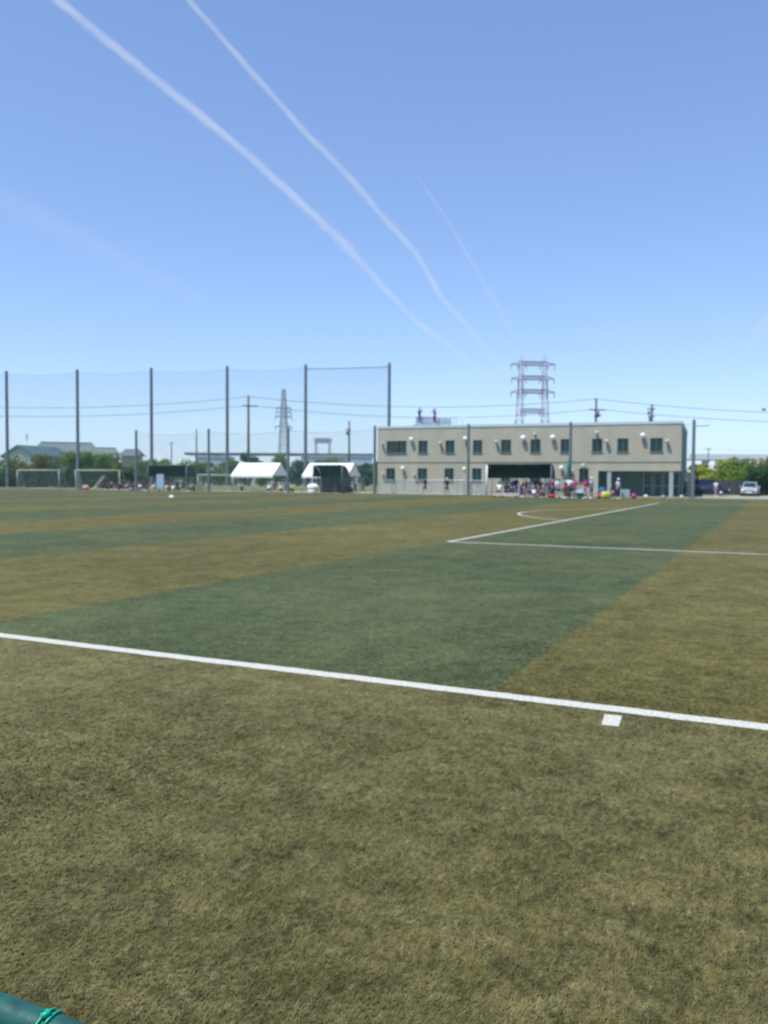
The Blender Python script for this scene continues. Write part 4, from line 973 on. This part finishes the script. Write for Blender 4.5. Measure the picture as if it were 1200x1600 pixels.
# gable fronted house, ridge running away
def gable_house(px, d, wpx, ridge_y, eave_y, label, rz=0, depth=11):
    r_ = empty('gabled_house', gp(px, d), rz, label=label, cat='house'); hw = wpx/FPX*d/2; zr = zat(px, ridge_y, d); ze = zat(px, eave_y, d)
    q = MB(); q.prism([(-hw+.5,0),(hw-.5,0),(hw-.5,ze+.25),(0,zr-.15),(-hw+.5,ze+.25)], 'y', .5, depth); q.build('wall', mat('gable_wall', (.34,.40,.36), .8, noise=.12), r_)
    q = MB(); q.prism([(-hw,ze),(0,zr),(hw,ze),(hw,ze-.35),(0,zr-.40),(-hw,ze-.35)], 'y', 0, depth+.5); q.build('roof', mat('gable_roof', (.08,.13,.12), .6, noise=.12), r_)
    q = MB(); q.box((-hw*.8,-1.6,ze*.55),(hw*.85,.4,ze*.55+.9)); q.build('porch', mat('porch_cream', (.56,.58,.42), .8), r_)
    q = MB(); q.box((-1.0,.44,ze*.25),(1.0,.49,ze*.25+1.4)); wn = q.build('window', M_FRAME, r_); q = MB(); q.box((-.9,.42,ze*.25+.1),(.9,.439,ze*.25+1.3)); q.build('pane', M_GLASS, wn)
gable_house(27, 150, 62, 695, 712, 'nearer gabled house with dark teal roof edges and cream porch band at the left', rz=R(-14))
house('house', 146, 184, 190, 699, 716, R(22), 'grey roofed house behind the trees right of the second tall post', (.15,.19,.18), (.3,.32,.28), 10, gable=False)
house('house', 186, 214, 210, 702, 712, R(5), 'small tan house between the trees and first short post', (.13,.15,.15), (.36,.32,.22), 9, gable=False)
# low white building behind the trees centre
for px0, px1, d_, y_, nm in ((305,352,230,714,'pale low building seen behind the trees left of the first tent'),(470,580,240,713,'pale low building seen behind the closed dugout')):
    r_ = empty('warehouse', gp(px0, d_), 0, label=nm, cat='building'); W_ = (px1-px0)/FPX*d_; z = zat(px0, y_, d_)
    q = MB(); q.box((0,0,0),(W_,14,z)); q.build('wall', mat('ware_wall', (.42,.50,.56), .7, noise=.08), r_); q = MB(); q.box((-.3,-.3,z+.003),(W_+.3,14.3,z+.3)); q.build('roof', mat('ware_roof', (.4,.46,.5), .6), r_)

# ------------------------------------------------------------ elevated road
def viaduct(px0, px1, d, topy, th, label, col, parap=0, pc=None):
    P0 = gp(px0, d); W_ = (px1-px0)/FPX*d; z = zat((px0+px1)/2, topy, d)
    r_ = empty('elevated_road', P0, 0, label=label, cat='viaduct')
    q = MB(); q.box((0,0,z-th),(W_,10,z-.02)); q.build('deck', mat('deck'+str(px0), col, .8, noise=.1), r_)
    q = MB(); q.box((0,-.15,z-th*.6),(W_,-.003,z+parap)); q.build('parapet', mat('parapet'+str(px0), pc or col, .8), r_)
    n_ = int(W_/28)
    for k in range(n_+1):
        x = W_*(k+.5)/(n_+1); q = MB(); q.box((x-.8,3,0),(x+.8,7,z-th-.003)); q.box((x-1,1,z-th-1),(x+1,3-.003,z-th-.003)); q.build('pier', mat('pier', (.35,.36,.36), .8, noise=.1), r_)
viaduct(288, 582, 330, 708, .9, 'dark edged elevated road crossing behind the tents', (.10,.13,.16))
viaduct(1075, 1260, 420, 716, 1.2, 'pale elevated road seen over the trees at the right', (.5,.52,.5), 2.0, (.62,.64,.62))

# ------------------------------------------------------------ utility poles and pylons
def upole(px, d, topy, arms, label, extras=(), r=.22, rz=.25):
    H = zat(px, topy, d); r_ = empty('utility_pole', gp(px, d), rz, label=label, cat='utility pole', group='utility poles')
    q = MB(); q.tube([(0,0,0),(0,0,H)], [r, r*.75], 10); q.build('pole', M_CONC, r_, True)
    for (ay, xl, xr) in arms:
        z = zat(px, ay, d); a, b_ = xl/FPX*d, xr/FPX*d
        q = MB(); q.box((a,-.2,z-.08),(b_,-.2+.16,z+.08)); ar = q.build('crossarm', M_CONC, r_)
        q = MB()
        for k in range(4):
            x = a+.1+(b_-a-.2)*k/3
            if abs(x) > .25: q.tube([(x,-.12,z+.08),(x,-.12,z+.28)], .06, 6)
        q.build('insulator', M_WHITE, ar)
    for (ex, ey, rr) in extras:
        q = MB(); x = ex/FPX*d; z = zat(px, ey, d); q.tube([(x,-.25,z-rr),(x,-.25,z+rr)], rr*.7, 10); q.build('transformer', M_CONC, r_, True)
    return H
upole(388, 118, 619, [(635,-9,15)], 'tallest concrete utility pole with one long crossarm above the first tent', rz=.1)
upole(545, 150, 658, [(672,-6,3)], 'slim utility pole with a small transformer behind the closed dugout', [(-3,677,.35)])
upole(929, 120, 623, [(641,-13,15),(650,-4,8)], 'utility pole with two crossarms rising behind the clubhouse roof', [(1,648,.4)])
upole(1016, 126, 632, [(640,-9,5),(651,-7,4)], 'utility pole with two short crossarms near the clubhouse right end', [(-4,655,.35),(-7,646,.25)])
upole(1105, 290, 700, [(702,-8,5)], 'distant small T shaped pole above the dark car')
upole(307, 200, 671, [], 'plain faint pole left of the second short post')
upole(450, 131, 668, [(672,-2,3)], 'thin brown pole right of the steel lattice pylon', r=.13)
upole(268, 260, 690, [(693,-4,4)], 'faint far pole behind the left dugout')
def span(p0, p1, sag, label, r=.035, n_=24):
    q = MB(); P = []
    for i in range(n_+1):
        t = i/n_; p = p0.lerp(p1, t); P.append((p.x, p.y, p.z - sag*4*t*(1-t)))
    q.tube(P, r, 5); tag(q.build('power_line', M_WIRE), label, 'power line', 'overhead wires')
def pt(px, py, d): return gp(px, d, zat(px, py, d))
span(pt(-230, 622, 118), pt(388, 620.5, 118), 1.5, 'upper wire from the left frame edge to the tallest utility pole')
span(pt(-230, 637, 118), pt(380, 635, 118), 1.4, 'lower wire from the left frame edge to the crossarm of the tallest pole')
span(pt(388, 620.5, 118), pt(929, 624, 120), 1.3, 'upper wire between the tallest pole and the pole behind the clubhouse')
span(pt(402, 635, 118), pt(916, 641, 120), 1.35, 'lower wire between the tallest pole and the pole behind the clubhouse')
span(pt(929, 624, 120), pt(1380, 646, 125), .75, 'upper wire from the clubhouse pole to the right frame edge')
span(pt(943, 641, 120), pt(1380, 662, 125), .6, 'lower wire from the clubhouse pole to the right frame edge')
span(pt(1105, 701, 290), pt(1300, 703, 290), .6, 'thin faint wire above the trees at the right', r=.03)
q = MB(); q.ball((0,0,0), .28, 10, 6, (1,.6,.7)); q.tube([(-.3,0,.1),(0,0,-.1),(.3,0,.15)], .08, 6); o = q.build('wire_marker', M_WIRE, None, True); o.location = pt(1190, 640.5, 122.8); tag(o, 'small dark marker hanging on the upper wire at the right edge', 'marker')

def lattice(q, base, top, z0, z1, n_, r):
    # square lattice mast between half widths base and top; legs and diagonal bracing
    for k in range(n_):
        t0, t1 = k/n_, (k+1)/n_; a, b_ = base+(top-base)*t0, base+(top-base)*t1; za, zb = z0+(z1-z0)*t0, z0+(z1-z0)*t1
        ca = [(-a,-a),(a,-a),(a,a),(-a,a)]; cb = [(-b_,-b_),(b_,-b_),(b_,b_),(-b_,b_)]
        for i in range(4):
            j = (i+1) % 4
            q.tube([(*ca[i],za),(*cb[i],zb)], r, 4, False); q.tube([(*ca[i],za),(*cb[j],zb)], r*.6, 4, False); q.tube([(*ca[j],za),(*cb[i],zb)], r*.6, 4, False)
            q.tube([(*cb[i],zb),(*cb[j],zb)], r*.6, 4, False)
M_PYL = mat('pylon_steel', (.24,.27,.28), .6)
def pylon(px, d, topy, wpx, arms, label, r=.14, taper=.12):
    H = zat(px, topy, d); b_ = wpx/FPX*d/2; rt_ = empty('pylon', gp(px, d), .35, label=label, cat='pylon', group='steel lattice pylons')
    q = MB(); lattice(q, b_, b_*taper*2.4, 0, H*.55, 7, r); q.build('lower_mast', M_PYL, rt_)
    q = MB(); lattice(q, b_*taper*2.4, b_*taper, H*.55+.01, H, 10, r*.9); q.build('upper_mast', M_PYL, rt_)
    for ay, aw in arms:
        z = zat(px, ay, d); w_ = aw/FPX*d/2
        q = MB()
        for s_ in (-1,1):
            for y in (-.5,.5):
                q.tube([(0,y,z),(s_*w_,0,z)], r, 4); q.tube([(0,y,z+w_*.35),(s_*w_,0,z)], r*.8, 4)
            for t in (.3,.6): q.tube([(s_*w_*t,.4*(1-t),z),(s_*w_*t,.4*(1-t),z+w_*.35*(1-t))], r*.6, 4)
        a_ = q.build('crossarm', M_PYL, rt_)
        q = MB()
        for s_ in (-1,1): q.tube([(s_*w_,0,z),(s_*w_,0,z-1.6)], r*1.2, 6)
        q.build('insulator', M_CONC, a_)
pylon(443, 420, 609, 17, [(638,22),(645,24),(652,26),(667,26)], 'grey steel lattice pylon right of the tallest utility pole', r=.17, taper=.26)
# distant double pylon
def portal(px, d, topy, legs, arms, label, mats, r=.2, braced=True, hang=True):
    H = zat(px, topy, d); hx = legs/FPX*d/2; r0 = r
    rt_ = empty('double_pylon', gp(px, d), 0.05, label=label, cat='pylon', group='steel lattice pylons')
    for s_ in (-1,1):
        for k in range(6):
            q = MB(); t0, t1 = k/6, (k+1)/6
            def sec(t): return 2.6*(1-t)**1.5+.9
            tmp = MB(); lattice(tmp, sec(t0), sec(t1), H*t0, H*t1-.02, 2 if k < 3 else 3, r)
            q.add([(x + s_*(hx + 1.6*(1-(t0+t1)/2)), y, z) for x, y, z in tmp.v], tmp.f)
            q.build('tower_section', mats[k % 2], rt_)
        q = MB(); q.tube([(s_*hx,0,H),(s_*hx,0,H+2.5)], r*.8, 4); q.build('peak', mats[0], rt_)
    for ay, aw in arms:
        z = zat(px, ay, d); w_ = aw/FPX*d/2; th = 2.4; r = r0*1.6
        q = MB()
        for y in (-.8,.8):
            q.tube([(-w_,0,z-.9),(-hx,y,z+.5),(hx,y,z+.5),(w_,0,z-.9)], r, 4); q.tube([(-w_,0,z-.9),(-hx,y,z-th*.6),(hx,y,z-th*.6),(w_,0,z-.9)], r*.9, 4)
            nb = 12
            for k in range(nb):
                x0, x1 = -hx+2*hx*k/nb, -hx+2*hx*(k+1)/nb; q.tube([(x0,y,z+.5 if k % 2 else z-th*.6),(x1,y,z-th*.6 if k % 2 else z+.5)], r*.7, 4, False)
        a_ = q.build('crossarm', mat('arm_steel', (.20,.17,.20), .6), rt_)
        if hang:
            for x in (-w_+.3, -hx-1.8, -hx+2.4, -.9*0+hx-2.4, hx+1.8, w_-.3):
                q = MB(); q.tube([(x,0,z-.9),(x,0,z-3.4)], .2, 6); q.build('insulator', M_CONC, a_)
M_PR = mat('pylon_red', (.36,.18,.19), .6); M_PW = mat('pylon_white', (.52,.50,.55), .6)
portal(830, 430, 562, 36, [(568,70),(590,68),(611,70),(641,38)], 'large red and white double pylon rising behind the clubhouse roof', (M_PR, M_PW), r=.13)
portal(504, 900, 688, 20, [(686,30),(690,28)], 'tiny pale double pylon on the horizon above the closed dugout', (M_PYL, M_PYL), r=.3, hang=False)

# ------------------------------------------------------------ contrails (thin bodies of ice cloud high above)
def contrail(name_pts, alt, dens, label, seed=0):
    pts = []
    for px, py, wpx, th in name_pts:
        # ray through the pixel meets the cloud deck
        a = (px-600)*cr + (py-800)*sr; b_ = -(px-600)*sr + (py-800)*cr
        dx, dy, dz = a, FPX*math.cos(PITCH) - b_*math.sin(PITCH), -FPX*math.sin(PITCH) - b_*math.cos(PITCH)
        k = alt/dz; D = Vector((dx, dy, dz)).length*k
        pts.append((Vector((dx*k, dy*k, alt)), wpx, th, D))
    # resample in picture-like parameter
    rr = random.Random(seed); P = []; n_ = 14
    for i in range(len(pts)-1):
        for j in range(n_):
            t = j/n_; a, b_ = pts[i], pts[i+1]
            inv = (1-t)/a[3] + t/b_[3]; tt = (t/b_[3])/inv
            P.append((a[0].lerp(b_[0], tt), a[1]+(b_[1]-a[1])*t, a[2]+(b_[2]-a[2])*t, 1/inv))
    P.append(pts[-1])
    def shell(nm, ws, dn, parent):
        V = []; n2 = 12; ph = rr.uniform(0, 6)
        for i, (p, wp, th, D) in enumerate(P):
            t = (P[min(i+1,len(P)-1)][0]-P[max(i-1,0)][0]); t.normalize()
            view = p.normalized(); side = t.cross(view).normalized()
            w_ = wp/FPX*D/2*ws*.76*(1+.06*math.sin(i*.55+ph)+.06*math.sin(i*1.9+ph*2)); q_ = th*ws*(1+.22*math.sin(i*.37+ph*3)+.10*math.sin(i*.9+ph))
            off = side*(wp/FPX*D/2)*(.05*math.sin(i*.43+ph)+.04*math.sin(i*1.1))
            for k in range(n2):
                an = 2*math.pi*k/n2; V.append(p + off + side*math.cos(an)*w_ + view*math.sin(an)*q_)
        F = [(i*n2+k, i*n2+(k+1) % n2, (i+1)*n2+(k+1) % n2, (i+1)*n2+k) for i in range(len(P)-1) for k in range(n2)]
        F += [tuple(range(n2)), tuple((len(P)-1)*n2+k for k in reversed(range(n2)))]
        q = MB(); q.add(V, F)
        m = bpy.data.materials.new('contrail_ice'); m.use_nodes = True; n = m.node_tree.nodes; n.remove(n['Principled BSDF'])
        v = n.new('ShaderNodeVolumeScatter'); v.inputs['Color'].default_value = (1,1,1,1); v.inputs['Density'].default_value = dn*1.15; v.inputs['Anisotropy'].default_value = 0
        m.node_tree.links.new(v.outputs[0], n['Material Output'].inputs['Volume'])
        return q.build(nm, m, parent, True)
    o = shell('contrail', 1.35, dens*.28, None); tag(o, label, 'contrail')
    shell('haze_sheath', .95, dens*.42, o); shell('core', .52, dens*.75, o)
contrail([(60,-35,15,60),(90,0,15,60),(170,66,15,60),(250,130,16,60),(380,235,15,60),(500,345,16,50),(545,388,20,38),(600,450,10,40),(650,502,11,36),(720,555,12,30),(760,592,12,22),(795,625,10,10)], 5000, .0046, 'brightest contrail, starting at the top left and running down toward the double pylon', 1)
contrail([(270,-35,9,50),(295,0,9,50),(400,120,10,50),(480,210,11,50),(540,270,13,40),(600,340,12,45),(650,395,12,40),(690,465,11,40),(740,520,11,28),(800,600,9,12)], 5400, .0046, 'narrower contrail right of the brightest one', 2)
contrail([(652,275,5,10),(690,330,6,16),(720,380,7,18),(770,465,8,20),(800,520,8,16),(812,565,7,8)], 5800, .0045, 'very faint short contrail nearest to the double pylon', 3)
contrail([(-60,275,46,8),(60,340,52,12),(160,390,46,12),(260,440,40,7),(320,470,30,3)], 6200, .0035, 'broad diffuse contrail at the left edge', 4)
contrail([(1260,430,20,12),(1200,500,22,18),(1165,545,20,15),(1130,590,16,6)], 6200, .006, 'short broad contrail at the right edge', 5)

# ------------------------------------------------------------ haze
q = MB(); q.box((-1400,-60,-1),(1400,2200,78)); hm = bpy.data.materials.new('haze_air'); hm.use_nodes = True; n = hm.node_tree.nodes; n.remove(n['Principled BSDF'])
v = n.new('ShaderNodeVolumePrincipled'); v.inputs['Color'].default_value = (.62,.82,1,1); v.inputs['Density'].default_value = .0002; v.inputs['Anisotropy'].default_value = .0
hm.node_tree.links.new(v.outputs[0], n['Material Output'].inputs['Volume'])
tag(q.build('haze', hm), 'pale blue summer haze over the fields', 'haze', kind='stuff')
